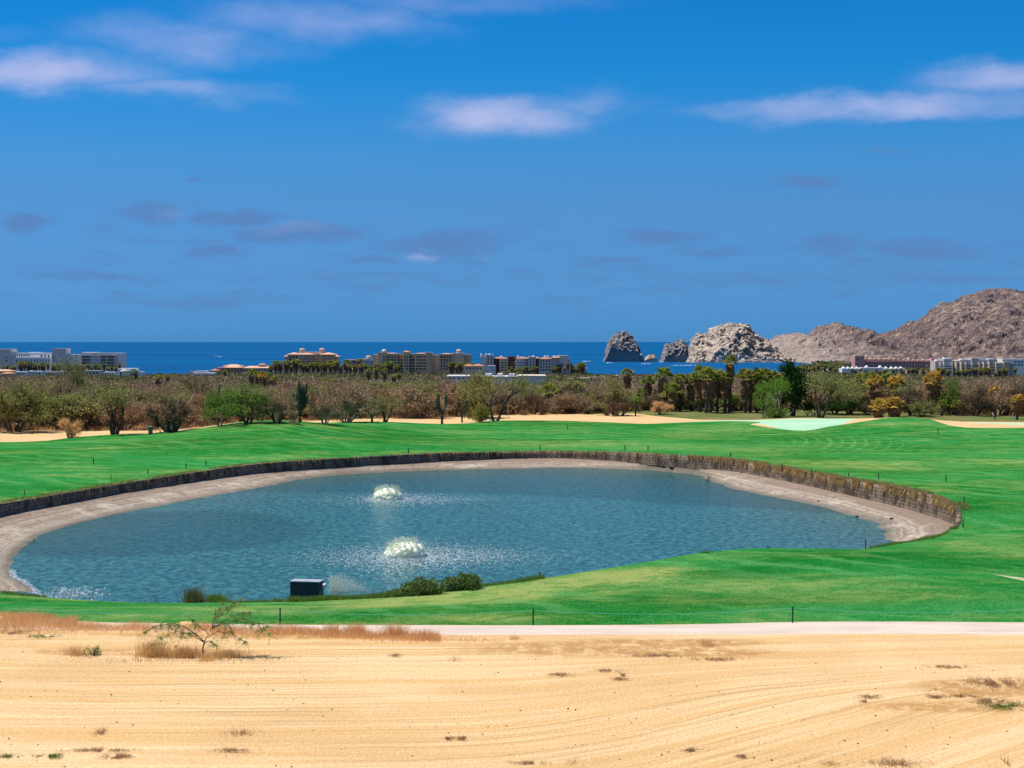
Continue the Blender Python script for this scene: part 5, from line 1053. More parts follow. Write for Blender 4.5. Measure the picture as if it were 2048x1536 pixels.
# flat mats of weed
for i, (x, y, w, dp, mt_, lab) in enumerate([(100, 1520, 60, 8, M_weedg, 'green flat weed mat at the bottom left'), (20, 1527, 40, 5, M_weedg, 'dark flat weed at the lower left corner'), (2010, 1424, 90, 14, M_weedg, 'dark green creeping weed mat at the right edge'), (1118, 1352, 46, 6, M_redweed, 'dark brown flat weed below the scrubby patch in the middle'),
        (1215, 1349, 44, 5, M_redweed, 'dark flat weed right of the brown one in the middle'), (1240, 1363, 40, 4, M_redweed, 'thin dark weed streak right of the middle'), (1740, 1397, 42, 5, M_redweed, 'dark brown flat weed on the sand at right'), (1730, 1412, 18, 3, M_redweed, 'tiny weed streak below the dark brown flat weed'),
        (1895, 1336, 90, 5, M_redweed, 'long thin brown weed streak at right'), (1990, 1370, 110, 18, M_redweed, 'brown weed patch near the right edge'), (1870, 1402, 30, 7, M_redweed, 'small brown weed left of the creeping mats'), (1925, 1404, 60, 7, M_redweed, 'brown creeping weed above the green mat at the right edge'), (1980, 1408, 70, 10, M_redweed, 'reddish weed patch just above the green mat'),
        (1245, 1358, 10, 3, M_redweed, 'tiny dark weed under the scrubby patch'), (465, 1515, 70, 4, M_redweed, 'thin brown weed streak on the sand at the bottom left'), (1060, 1533, 60, 4, M_redweed, 'thin brown weed streak at the bottom edge left of the middle') , (200, 1515, 110, 5, M_redweed, 'scattered brown weeds at the bottom left'), (235, 1517, 60, 8, M_redweed, 'brown weed tuft at the bottom left, right of the green mat'),
        (925, 1488, 26, 5, M_redweed, 'dark little weed on the sand in the middle foreground'), (895, 1490, 24, 4, M_redweed, 'dark little weed just left of another in the middle foreground'), (790, 1314, 24, 4, M_redweed, 'small weed left part below the rusty grass'), (1310, 1318, 100, 8, M_redweed, 'scattered weeds in the scrubby patch at mid right'), (1430, 1321, 90, 6, M_redweed, 'dark thin weed line at the lower right of the scrubby patch'),
        (1382, 1511, 26, 4, M_redweed, 'small dark weed lower right of the middle'), (1485, 1519, 26, 4, M_redweed, 'small dark weed right of the other at the bottom'), (20, 1272, 60, 8, M_redweed, 'straggling weed at the left edge of the sand'), (85, 1277, 60, 6, M_weedg, 'thin creeping weed right of the straggling one at left')]):
    gg = ground(x, y); k = gg[1] / F; rg = np.random.default_rng(300 + i); wq = w * k / 2; dq = dp * gg[1] ** 2 / F / 16 * .5; n = int(90 + w * dp * 1.0); C = np.column_stack((rg.normal(0, .55, n) * wq, rg.normal(0, .6, n) * dq, rg.uniform(.0, .06, n)))
    ln = np.array([mnoise.noise((c[0] * 2.2, c[1] * 1.2, i)) for c in C]) > -.18; C = C[ln]; m = MB(); m.cards(C, rg.uniform(.012, .034, len(C)), rg, .6); A = C[::2]; m.strips(A, A + rg.normal(0, .12, A.shape) * (1, 1, .3) + (0, 0, .08), .015, rg)
    o = obj('ground_weed', m, mt_); o.location = tuple(gg + (0, 0, .02)); tag(o, lab, 'weed', None, 'stuff' if 'scattered' in lab or 'patch' in lab else None)
# uncountable dry grass beside the path and thin weeds over the sand
rg = np.random.default_rng(90)
def strip_grass(name, lab, segs, mat, kind='stuff'):
    A = []; Hh = []
    for (x0, y0, x1, y1, n, h, sp) in segs:
        f = rg.uniform(0, 1, n); yy = y0 + (y1 - y0) * f + rg.normal(0, sp, n); xx = x0 + (x1 - x0) * f; D = F * 16 / (yy - 683); X = (xx - 1024) * D / F; A.append(np.column_stack((X, D))); Hh.append(h * rg.uniform(.35, 1.15, n) * (.55 + .9 * np.clip(np.array([mnoise.noise((x * .45, d * .3, 5)) for x, d in zip(X, D)]) + .3, 0, 1)))
    A = np.concatenate(A); Hh = np.concatenate(Hh); tag(obj(name, blades(np.column_stack((A, Z(A) - .03)), Hh, .022, rg, .4), mat), lab, 'dry grass', None, kind)
strip_grass('path_edge_grass', 'rusty dry grass along the near edge of the path at left', [(-60, 1256, 150, 1256, 6500, .55, 7), (150, 1262, 420, 1262, 4500, .38, 4), (420, 1265, 640, 1268, 4500, .42, 4), (640, 1272, 880, 1282, 5000, .5, 4), (880, 1284, 1010, 1284, 500, .22, 3), (-40, 1232, 110, 1240, 2600, .3, 3), (1030, 1290, 1500, 1300, 1600, .07, 9), (1150, 1312, 1500, 1322, 1300, .06, 6)], M_straw2)
strip_grass('sand_weeds', 'tiny dry weeds sprinkled over the bare sand', [(260, 1322, 600, 1322, 1400, .14, 5), (100, 1318, 260, 1325, 500, .1, 6), (1050, 1300, 1500, 1306, 1500, .06, 12), (0, 1420, 2048, 1420, 1300, .06, 60), (1850, 1380, 2048, 1400, 500, .06, 20), (0, 1480, 700, 1520, 260, .07, 18)], M_redweed)
# orange ball, pale stones
g = ground(351, 1300); m = MB(); m.lathe([(.065 * math.sin(a), .065 - .065 * math.cos(a)) for a in np.linspace(0.01, 3.13, 9)], n=14); o = obj('orange_ball', m, plain('orange_plastic', (.75, .12, .02), None, 3, .5, obj=True), None, True); o.location = tuple(g + (0, 0, .06)); tag(o, 'bright orange ball in the dry grass under the sapling', 'ball')
M_peb = plain('pale_pebble', (.55, .48, .38), (.4, .34, .26), 6, .9, obj=True)
rp = random.Random(8)
M = MB()
for i in range(420):
    y = rp.uniform(1300, 1536); x = rp.uniform(0, 2048); gg = atz(x, y, 0); gg[2] = Z1(gg[0], gg[1]); b = boulder(i, rp.choice([.012, .018, .025, .045]), .7); M.add(b.V[0] + gg, [b.F[0]])
tag(obj('scattered_pebbles', M, M_stone, smooth=True), 'small dark pebbles scattered over the bare sand', 'pebbles', None, 'stuff')
# sand mound behind the sapling
g = atz(373, 1256, 0); m = MB(); V = []
for i in range(9):
    for j in range(18): r = 1 - i / 8; a = 2 * math.pi * j / 18; V.append((1.1 * r * math.cos(a), .6 * r * math.sin(a), .42 * (1 - r * r) * (1 + .2 * mnoise.noise((i, j, 2))) - .05))
m.add(V, [[(i * 18 + j, i * 18 + (j + 1) % 18, (i + 1) * 18 + (j + 1) % 18, (i + 1) * 18 + j) for i in range(8) for j in range(18)]]); o = obj('sand_heap', m, M_lip if False else plain('heap_sand', (.66, .42, .18), (.54, .33, .13), 4, .95, .4), None, True); o.location = tuple(g); tag(o, 'small heap of orange sand beside the path behind the sapling', 'sand heap')
# sign post at the edge of the left fairway
g = ground(301, 869); k = g[1] / F; t = thing('trash_post', 'squat grey green concrete post beside the dark spreading tree', 'post', g); m = MB(); m.box((0, 0, .55), (.62, .62, 1.3)); obj('shaft', m, plain('grey_post', (.20, .20, .14), (.12, .13, .09), 4, .9, .2, obj=True), t); m = MB(); m.box((0, 0, 1.25), (.72, .72, .1)); obj('cap', m, M_boxlid, t)

# ================================================================== buildings
def flat(name, c, c2=None, rough=.8): return plain(name, c, c2 or tuple(x * .88 for x in c), .25, rough, 0)
B_white = flat('white_render', (.80, .78, .78)); B_grey = flat('grey_render', (.52, .49, .50)); B_lilac = flat('pale_grey_render', (.64, .58, .56)); B_tan = flat('tan_render', (.68, .49, .31)); B_tan2 = flat('darker_tan_render', (.55, .39, .26))
B_pink = flat('pink_render', (.58, .30, .28)); B_pink2 = flat('light_pink_render', (.62, .36, .28)); B_tile = flat('orange_roof_tile', (.60, .26, .12), (.48, .19, .09)); B_ptile = flat('pale_orange_tile', (.72, .42, .27), (.6, .33, .2)); B_glass = flat('dark_window', (.045, .055, .075), None, .25)
B_brown = flat('brown_render', (.16, .075, .06)); B_maroon = flat('maroon_render', (.20, .02, .035)); B_louvre = flat('brown_louvre', (.20, .16, .14)); B_cream = flat('cream_render', (.68, .57, .44)); B_dome = flat('white_dome', (.85, .85, .86)); B_road = flat('pale_road', (.40, .35, .27)); B_warm = flat('warm_grey_render', (.54, .46, .41)); B_greenw = flat('green_glass', (.05, .12, .10), None, .3)
class Bld:
    """a building standing Y metres away; boxes are given by their picture columns and rows there"""
    def __init__(s, name, lab, Y, cat='building', grp=None, rz=0):
        s.Y = Y; s.z0 = float(plainz(Y)) - .3; s.k = Y / F; s.t = thing(name, lab, cat, (0, Y, s.z0), 0, grp); s.parts = {}; s.nw = 0
    def X(s, px): return (px - 1024) * s.k
    def Zp(s, py): return CAMZ + (683 - py) * s.k - s.z0
    def mb(s, nm, mat):
        if (nm, mat.name) not in s.parts: s.parts[nm, mat.name] = (MB(), mat)
        return s.parts[nm, mat.name][0]
    def box(s, px0, px1, pt, pb, d0, d1, mat, nm='wall'):
        z0 = 0 if pb is None else s.Zp(pb); s.mb(nm, mat).bx(s.X(px0), s.X(px1), d0, d1, z0, s.Zp(pt)); return s
    def win(s, px0, px1, pt, pb, cols, rows, d, fx=.6, fy=.55, mat=None, nm='window', deep=.12, sill=False):
        """rows of windows, each one its own part"""
        x0, x1, z1, z0 = s.X(px0), s.X(px1), s.Zp(pt), s.Zp(pb); cw = (x1 - x0) / cols; ch = (z1 - z0) / rows; me = None
        for r in range(rows):
            for c in range(cols):
                if s.nw >= 96: return s
                s.nw += 1
                if me is None:
                    mb = MB(); mb.box((0, 0, 0), (cw * fx, deep, ch * fy)); mb.box((0, -deep * .4, ch * fy / 2 + .1), (cw * fx + .2, deep * 1.5, .12)); me = mb.mesh(nm); me.materials.append(mat or B_glass)
                o = obj(nm, me, None, s.t); o.location = (x0 + cw * (c + .5), d - deep * .45, z0 + ch * (r + .5))
        return s
    def balc(s, px0, px1, pt, pb, rows, d, mat, dp=1.4, nm='balcony', piers=0):
        x0, x1, z1, z0 = s.X(px0), s.X(px1), s.Zp(pt), s.Zp(pb); ch = (z1 - z0) / rows
        for r in range(rows):
            mb = MB(); mb.bx(x0, x1, d - dp, d - .003, z0 + ch * r - .1, z0 + ch * r + .16); mb.bx(x0, x1, d - dp, d - dp + .12, z0 + ch * r + .163, z0 + ch * r + 1.0); obj(nm, mb, mat, s.t)
        for c in range(piers): xx = x0 + (x1 - x0) * (c + .5) / piers; s.mb('pier', mat).bx(xx - .3, xx + .3, d - dp - .1, d - .004, 0, z1)
        return s
    def hip(s, px0, px1, pt, pb, d0, d1, mat, over=.8, flat_=.35, nm='roof'):
        x0, x1, z0, z1 = s.X(px0) - over, s.X(px1) + over, s.Zp(pb), s.Zp(pt); y0, y1 = d0 - over, d1 + over; i = min((y1 - y0) / 2 * .98, (x1 - x0) / 2 * .98)
        V = [(x0, y0, z0), (x1, y0, z0), (x1, y1, z0), (x0, y1, z0), (x0 + i, y0 + i, z1), (x1 - i, y0 + i, z1), (x1 - i, y1 - i, z1), (x0 + i, y1 - i, z1)]
        s.mb(nm, mat).add(V, [[(0, 1, 5, 4), (1, 2, 6, 5), (2, 3, 7, 6), (3, 0, 4, 7), (4, 5, 6, 7), (0, 3, 2, 1)]]); return s
    def dome(s, px, pt, pb, wpx, d, mat, wall=None, wt=None):
        z0, z1 = s.Zp(pb), s.Zp(pt); r = wpx * s.k / 2; s.mb('dome', mat).lathe([(r * math.cos(a), z0 + (z1 - z0) * math.sin(a)) for a in np.linspace(0, 1.55, 7)] , (s.X(px), d, 0), 12)
        if wall: s.mb('turret', wall).lathe([(r * .85, s.Zp(wt)), (r * .85, z0 + .01)], (s.X(px), d, 0), 10)
        return s
    def done(s):
        for (nm, _), (mb, mat) in s.parts.items():
            if nm in ('wall', 'roof', 'roof_room', 'roof_block', 'upper_wall', 'end_wall') and len(mb.V) < 16:
                for v, f in zip(mb.V, mb.F): q = MB(); q.add(v, [f - f.min()]); obj(nm, q, mat, s.t)
            else: obj(nm, mb, mat, s.t)
        return s
# white modern hotel, far left
b = Bld('white_hotel', 'long white modern hotel with two square towers at the far left', 1700)
b.box(-70, 20, 698, None, 0, 26, B_lilac).box(20, 105, 706, None, 8, 24, B_white).box(20, 105, 715, None, 5, 8, B_white).box(104, 131, 697, None, 0, 20, B_lilac).box(131, 160, 709, None, 6, 26, B_white).box(160, 235, 706, None, 3, 28, B_grey).box(234.5, 240, 706, None, 2, 29, B_white, 'end_wall').box(50, 74, 704.5, 706, 10, 20, B_white, 'roof_block').box(160, 190, 704.5, 706, 8, 20, B_white, 'roof_block')
b.win(25, 55, 709, 714, 8, 1, 8, .45, .7); b.win(75, 104, 710.5, 715, 4, 1, 8, .35, .9); b.win(28, 98, 718, 732, 12, 1, 5, .3, .85); b.win(11, 15, 712, 724, 1, 2, 0, .9, .25); b.win(105, 109, 712, 724, 1, 2, 0, .9, .25)
for a0, a1 in ((162, 179), (200, 211), (213, 227)):
    for r in range(4): b.win(a0, a1, 711 + r * 6.2, 717 + r * 6.2, 1, 1, 3, .96, .78, B_louvre, 'louvre_panel')
for r in range(5): b.box(160, 234.4, 710.2 + r * 6.2, 711 + r * 6.2, 2.3, 3, B_white, 'ledge')
b.win(233, 234, 711, 735, 1, 4, 3, .8, .5); b.done()
b = Bld('villa', 'white villa with arched openings and a vaulted porch, left, behind the scrub', 1200); b.box(232, 268, 737, None, 4, 16, B_white).box(268, 280, 744, None, 6, 16, B_white).box(244, 258, 742, 752, 1, 4, B_cream, 'porch').dome(246, 738.5, 743, 17, 5, B_lilac).win(236, 266, 744, 754, 5, 1, 4, .5, .75).done()
for i, (x0, x1, t_, c, rf) in enumerate([(-30, 24, 742, B_cream, 1), (28, 52, 743.5, B_white, 0), (55, 84, 742.5, B_white, 0), (88, 112, 743.5, B_cream, 0), (114, 140, 743, B_white, 0), (168, 200, 741, B_cream, 0), (206, 230, 744, B_white, 0), (2, 22, 747, B_cream, 2)]):
    Y = 1120 if rf == 2 else 1250 + 20 * i; b = Bld('house', ('cream house at the left edge with a long low roof', 'small white flat roofed house, second in the low row under the white hotel', 'wide white flat roofed house, third in the low row under the white hotel', 'cream flat roofed house, fourth in the low row', 'white flat roofed house below the tall olive tree', 'cream house just right of the tall olive tree', 'white house nearest the vaulted villa', 'low house with orange tiled roof at the left edge')[i], Y, 'house')
    b.box(x0, x1, t_, None, 0, 9, c).win(x0 + 2, x1 - 2, t_ + 2.5, t_ + 7, 4, 1, 0, .4, .8)
    if rf: b.hip(x0, x1, t_ - 3, t_, 0, 9, B_tile if rf == 2 else B_ptile)
    else: b.box(x0 + 3, x0 + 8, t_ - 1.5, t_, 2, 5, c, 'roof_block')
    b.done()
b = Bld('low_resort_block', 'low resort building with stepped pale orange roofs left of the domed hotel', 1750)
b.box(432, 484, 735, None, 2, 20, B_pink2).hip(444, 482, 729, 732.5, 6, 20, B_ptile).box(444, 482, 732.6, 735, 6, 20, B_cream).box(484, 545, 736, None, 4, 20, B_lilac).hip(447, 484, 731.5, 735, 0, 14, B_ptile).hip(484, 545, 732, 736, 4, 16, B_ptile).box(515, 528, 729, 733, 8, 14, B_cream, 'roof_room').hip(515, 528, 727.5, 729, 8, 14, B_ptile).hip(558, 573, 731, 735, 4, 12, B_ptile).box(558, 573, 735, None, 4, 12, B_cream).box(420, 438, 740, None, 0, 9, B_lilac).hip(420, 440, 738, 741, 0, 8, B_tile).win(436, 545, 737, 744, 18, 1, 1.9, .35, .8).done()
b = Bld('maroon_building', 'maroon building with a white parapet left of the low resort roofs', 1250, 'building'); b.box(388, 426, 750, None, 0, 12, B_maroon).box(387, 427, 746, 749.8, -.5, 12.5, B_white, 'parapet').box(391, 412, 742, 745.8, 3, 10, B_white, 'roof_room').win(392, 411, 743, 745, 5, 1, 3, .6, .7).box(378, 388, 743, None, 2, 8, B_cream).box(378, 404, 764, 768, -8, -6, B_white, 'garden_wall').done()
# domed hotel
b = Bld('domed_hotel', 'sand coloured six storey hotel with orange roofs and two small domes', 1750)
b.box(574, 597, 709, None, 4, 24, B_tan2).box(596, 634, 709, None, 0, 26, B_tan2).box(634, 642, 708, None, 4, 24, B_tan2).box(640, 668, 709, None, 0, 26, B_tan2).box(664, 676, 713, None, 2, 20, B_cream).box(568, 575, 713, None, 5, 20, B_tan2)
b.hip(574, 597, 705, 708.6, 4, 24, B_ptile).hip(596, 628, 705, 708.8, 0, 26, B_ptile).hip(640, 668, 705, 708.8, 0, 26, B_ptile).hip(664, 676, 710, 712.8, 2, 20, B_ptile).hip(568, 574, 710, 712.8, 5, 20, B_ptile).box(604, 634, 703.8, 708, 6, 20, B_cream, 'roof_room')
for x in (602, 642): b.dome(x, 696.5, 700, 12, 10, B_ptile, B_cream, 708)
for r in range(5):
    b.win(576, 596, 712 + r * 5, 717 + r * 5, 3, 1, 4, .62, .66); b.win(598, 632, 712 + r * 5, 717 + r * 5, 7, 1, 0, .62, .66); b.win(642, 664, 712 + r * 5, 717 + r * 5, 5, 1, 0, .62, .66)
    b.win(666, 675, 714 + r * 5, 719 + r * 5, 3, 1, 2, .4, .6)
b.balc(597, 633, 711, 736, 5, 0, B_tan, 1.3).balc(641, 663, 711, 736, 5, 0, B_tan, 1.3); b.done()
b = Bld('low_wall_block', 'long plain beige garden wall below the domed hotel', 1650, 'wall'); b.box(590, 690, 736, None, 0, 3, B_cream).box(690, 700, 738, None, 0, 4, B_lilac, 'gate_block').done()
b = Bld('small_roof_house', 'small house with a rounded orange roof right of the domed hotel', 1600, 'house'); b.box(700, 710, 738, None, 0, 7, B_cream).hip(699, 711, 735, 738, 0, 7, B_ptile).done()
b = Bld('grey_block', 'low grey buildings with a little orange domed turret left of the tan hotel', 1800); b.box(692, 717, 719, None, 0, 18, B_grey).box(716, 748, 718, None, 3, 20, B_lilac).box(697, 715, 722, 725, -1, 0, B_brown, 'shade_canopy').dome(736, 711, 714.5, 12, 8, B_ptile, B_cream, 718).win(694, 716, 727, 738, 5, 2, 0, .5, .5).win(720, 746, 722, 738, 5, 3, 3, .4, .5).done()
# big tan hotel
b = Bld('tan_hotel', 'largest tan seven storey hotel block in the middle of the skyline', 1650)
SG = [(745, 757, 709, 3), (756, 772, 704.5, 0), (771, 793, 707, 3), (793, 807, 708, 6), (806, 818, 704, 1), (817, 830, 708, 5), (829, 853, 707, 3), (852, 863, 704.5, 0), (862, 879, 710, 4), (878, 905, 708, 2), (904, 928, 706.5, 4), (927, 942, 709, 7)]
for i, (x0, x1, t_, d) in enumerate(SG): b.box(x0, x1, t_, None, d, 24, (B_tan, B_tan2)[i % 2 and x0 != 756])
b.hip(806, 818, 701, 704, 1, 14, B_tile).hip(771, 793, 705.6, 707, 3, 22, B_pink2).hip(829, 853, 705.6, 707, 3, 22, B_pink2).hip(880, 904, 706.4, 708, 2, 22, B_pink2)
for x in (767, 917): b.dome(x, 698.5, 702, 10, 8, B_cream, B_cream, 706)
for x0, x1, n, r_, d in ((765, 771, 1, 5, 0), (773, 792, 4, 5, 3), (794, 806, 2, 5, 6), (808, 817, 2, 5, 1), (818, 829, 2, 5, 5), (831, 852, 4, 5, 3), (880, 903, 4, 5, 2), (906, 927, 4, 5, 4)): b.win(x0, x1, 711, 741, n, r_, d, .52, .55)
b.balc(773, 792, 712, 742, 5, 3, B_tan, 1.2).balc(831, 852, 712, 742, 5, 3, B_tan, 1.2).balc(794, 806, 712, 742, 5, 6, B_tan2, 2.5).balc(818, 829, 712, 742, 5, 5, B_tan2, 2.).done()
b = Bld('orange_roof_house', 'small house with orange tiled roofs between the tan hotel and the apartments', 1500, 'house'); b.box(928, 966, 732, None, 0, 12, B_cream).hip(928, 945, 728, 731.8, 0, 8, B_tile).hip(946, 967, 728, 731.8, 0, 8, B_tile).box(938, 953, 729, 732, 6, 10, B_lilac, 'roof_room').win(930, 964, 734, 740, 5, 1, 0, .4, .6).done()
# red roofed apartments
b = Bld('red_roof_apartments', 'grey, brown and white apartments with orange red roofs right of the tan hotel', 1550)
AG = [(962, 972, 712, B_grey, 4), (971, 987, 709, B_lilac, 1), (986, 1000, 716, B_brown, 4), (999, 1016, 716.5, B_tan, 1), (1015, 1032, 713, B_brown, 5), (1031, 1049, 716.5, B_lilac, 1), (1048, 1058, 716, B_grey, 4), (1057, 1071, 713, B_lilac, 0), (1070, 1079, 716, B_brown, 3), (1078, 1103, 717, B_lilac, 2), (1102, 1120, 715, B_grey, 4), (1119, 1137, 711, B_lilac, 3), (1136, 1142, 718, B_lilac, 6)]
for x0, x1, t_, c, d in AG: b.box(x0, x1, t_, None, d, 20, c)
for x0, x1, t_ in ((987, 1015, 713.5), (1031, 1057, 713.5), (1071, 1079, 713.5), (1080, 1102, 714), (1104, 1119, 712)): b.hip(x0, x1, t_, t_ + 3.4, 1.5, 18, B_tile)
for x in (972, 979, 962, 1003, 1036, 1067, 1090, 1096, 1108, 1116): b.dome(x, 707 if x < 985 else 711, 709 if x < 985 else 713, 3.5, 6, B_dome, B_white, 715)
b.win(973, 986, 712, 742, 2, 6, 1, .4, .6).win(987, 999, 719, 742, 2, 5, 4, .75, .6).win(1001, 1015, 719, 742, 2, 5, 1, .6, .6).win(1033, 1048, 719, 742, 3, 5, 1, .6, .5).win(1058, 1070, 717, 742, 2, 6, 0, .4, .6).win(1079, 1102, 720, 743, 4, 4, 2, .55, .55)
b.balc(1000, 1015, 719, 744, 5, 1, B_cream, 1.4).balc(1032, 1048, 719, 744, 5, 1, B_white, 1.4).done()
b = Bld('white_cottage', 'small white two storey house in front of the left end of the red roofed apartments', 1420, 'house'); b.box(975, 991, 731, None, 0, 9, B_white).win(977, 990, 733, 744, 3, 2, 0, .4, .4).done()
b = Bld('white_warehouse', 'long low white flat roofed warehouse behind the largest green tree', 800, 'warehouse')
b.box(892, 955, 752, None, 2, 30, B_lilac).box(955, 1092, 753, None, 0, 30, B_lilac).box(970, 983, 748, 752.8, 6, 16, B_white, 'roof_block').box(995, 1005, 747.5, 752.8, 6, 16, B_white, 'roof_block').box(1018, 1031, 748, 752.8, 6, 16, B_white, 'roof_block').box(1035, 1092, 751.3, 752.9, -.3, 30, B_cream, 'roof_edge').win(894, 950, 754, 760, 6, 1, 2, .5, .4).win(1073, 1090, 756.5, 758, 1, 1, 0, .95, .8, B_grey, 'shutter').done()
b = Bld('white_hut', 'tiny white building by the sea right of the apartments', 1780, 'hut'); b.box(1166, 1175, 736, None, 0, 8, B_white).box(1154, 1164, 728, None, 3, 9, B_tan2).win(1167, 1174, 739, 746, 2, 2, 0, .5, .4).done()
# pink hotel
b = Bld('pink_hotel', 'long pink hotel with pale scalloped roofline below the mountain', 2050)
b.box(1710, 1729, 711.5, None, 0, 20, B_pink).box(1729, 1866, 723, None, 6, 22, B_pink).box(1729, 1800, 718.5, 723, 9, 22, B_pink2, 'upper_wall').box(1800, 1866, 721, 723, 9, 22, B_pink2, 'upper_wall').box(1865, 1886, 717, None, 2, 20, B_pink)
for i in range(14): b.dome(1734 + i * 9.6, 716.5 + (i > 7) * 2 + .6 * (i % 2), 719 + (i > 7) * 2, 5.5, 10, B_ptile)
b.dome(1737, 710.5, 714, 6, 14, B_cream, B_cream, 720); b.dome(1822, 715.5, 718, 6, 14, B_cream, B_cream, 722)
b.win(1732, 1864, 724, 741, 24, 3, 6, .5, .5); b.win(1713, 1717, 716, 738, 1, 3, 0, .5, .4); b.done()
b = Bld('white_domed_hotel', 'white hotel with a row of small white domes in front of the pink one', 1720)
b.box(1684, 1724, 737, None, 0, 16, B_white).box(1724, 1770, 735.5, None, 2, 18, B_white).box(1768, 1812, 737, None, 0, 16, B_white)
for x in (1688, 1697, 1706, 1714.5, 1773, 1784, 1793, 1803): b.dome(x, 733.2, 737, 7.5, 3, B_dome)
for x in (1735, 1762): b.dome(x, 731, 735.5, 8, 5, B_dome)
b.win(1686, 1722, 739, 748, 8, 2, 0, .5, .6, B_grey).win(1727, 1768, 738, 748, 8, 2, 2, .5, .6, B_grey).win(1770, 1810, 739, 748, 8, 2, 0, .5, .6, B_grey).done()
for i, (x, w, t_, Y, c, lab) in enumerate([(1622, 10, 734, 2300, B_white, 'small white beach house nearest the dark tree'), (1640, 12, 736, 2200, B_cream, 'cream beach house second from the dark tree'), (1655, 16, 740, 1950, B_white, 'low white block in the palms left of the white domes'), (1678, 10, 738, 1900, B_white, 'white block touching the left end of the white domes'), (1600, 8, 732, 2450, B_cream, 'tiny cream house on the shore under the headland'), (1668, 9, 733, 2300, B_lilac, 'tiny pale house behind the white blocks'),
        (1826, 22, 740, 1650, B_pink2, 'pink low house right of the white domes'), (1850, 14, 743, 1600, B_pink2, 'small pink house under the pink hotel')]):
    b = Bld('beach_house', lab, Y, 'house'); b.box(x - w / 2, x + w / 2, t_, None, 0, 9, c).box(x - w / 4, x + w / 4, t_ - 1.6, t_, 2, 7, c, 'roof_room').win(x - w / 2 + 1, x + w / 2 - 1, t_ + 1.5, t_ + 6, 3, 1, 0, .5, .7).done()
# grey hotel at right
b = Bld('grey_balcony_hotel', 'tall pale grey hotel with many balconies at the right below the mountain', 1300)
for i, (x0, x1, t_, d) in enumerate([(1872, 1888, 722, 2), (1887, 1904, 718, 0), (1903, 1922, 722, 3), (1921, 1944, 720, 1), (1943, 1958, 716.5, 0), (1957, 1978, 720, 3), (1977, 1992, 719, 1), (1991, 2009, 726, 2), (2008, 2020, 724, 0), (2019, 2030, 726, 2)]): b.box(x0, x1, t_, None, d, 18, B_tan2 if x0 == 2008 else (B_warm, B_grey)[i % 2])
for x0, x1, t_ in ((1876, 1886, 719), (1892, 1903, 715.5), (1925, 1940, 718), (1945, 1975, 716), (1978, 1990, 717)): b.box(x0, x1, t_, t_ + 6, 4, 12, B_white, 'roof_room')
b.win(1874, 2008, 727, 751, 26, 3, 0, .55, .6, B_greenw).win(2021, 2029, 728, 752, 2, 4, 2, .5, .5, B_greenw)
b.balc(1874, 1903, 726, 756, 6, 0, B_white, 1.3).balc(1921, 1958, 726, 756, 6, 0, B_warm, 1.3).balc(1977, 2008, 728, 756, 5, 1, B_cream, 1.6)
for x in (1880, 1887.5, 1904, 1912, 1922, 1931, 1943.5, 1957.5, 1967, 1977.5, 1991.5): b.box(x - .8, x + .8, 724, None, -2.2, 3, B_cream, 'pier')
b.done()
b = Bld('white_block', 'white building with blue windows behind the grey hotel at the right edge', 1500); b.box(2005, 2075, 718, None, 0, 16, B_white).win(2028, 2060, 721, 733, 5, 2, 0, .5, .5).done()
b = Bld('house', 'low pinkish house at the right edge below the white building', 1050, 'house'); b.box(2002, 2022, 760, None, 0, 8, B_pink2).hip(2002, 2022, 757.5, 760, 0, 8, B_tile).box(2024, 2032, 760, None, 0, 6, B_white).done()
# coast road
m = MB(); A_ = [(1150, 757), (1185, 754.5), (1215, 751.5), (1250, 749.5)]; pr = []
def onplain(px, py):
    for Y in np.arange(560, 1870, 4.0):
        p = atY(px, py, Y)
        if p[2] <= plainz(Y) + .4: return p
    return p
m = MB(); a = atY(1120, 757, 1000); pts_ = [onplain(x, y) for x, y in ((1135, 761.5), (1160, 760), (1190, 757.5), (1215, 755), (1240, 752.8), (1262, 751.6))]
V = []
for p in pts_: V += [(p[0] - 2, p[1] + 6, p[2] + 1.2), (p[0] + 2, p[1] - 6, p[2] + 1.2), (p[0] - 4, p[1] + 7, p[2] - 2), (p[0] + 4, p[1] - 7, p[2] - 2)]
m.add(V, [[(i * 4, i * 4 + 1, i * 4 + 5, i * 4 + 4) for i in range(5)] + [(i * 4 + 2, i * 4, i * 4 + 4, i * 4 + 6) for i in range(5)] + [(i * 4 + 1, i * 4 + 3, i * 4 + 7, i * 4 + 5) for i in range(5)]]); tag(obj('coast_road', m, B_road), 'pale road on a low bank running to the coast', None, None, 'structure')

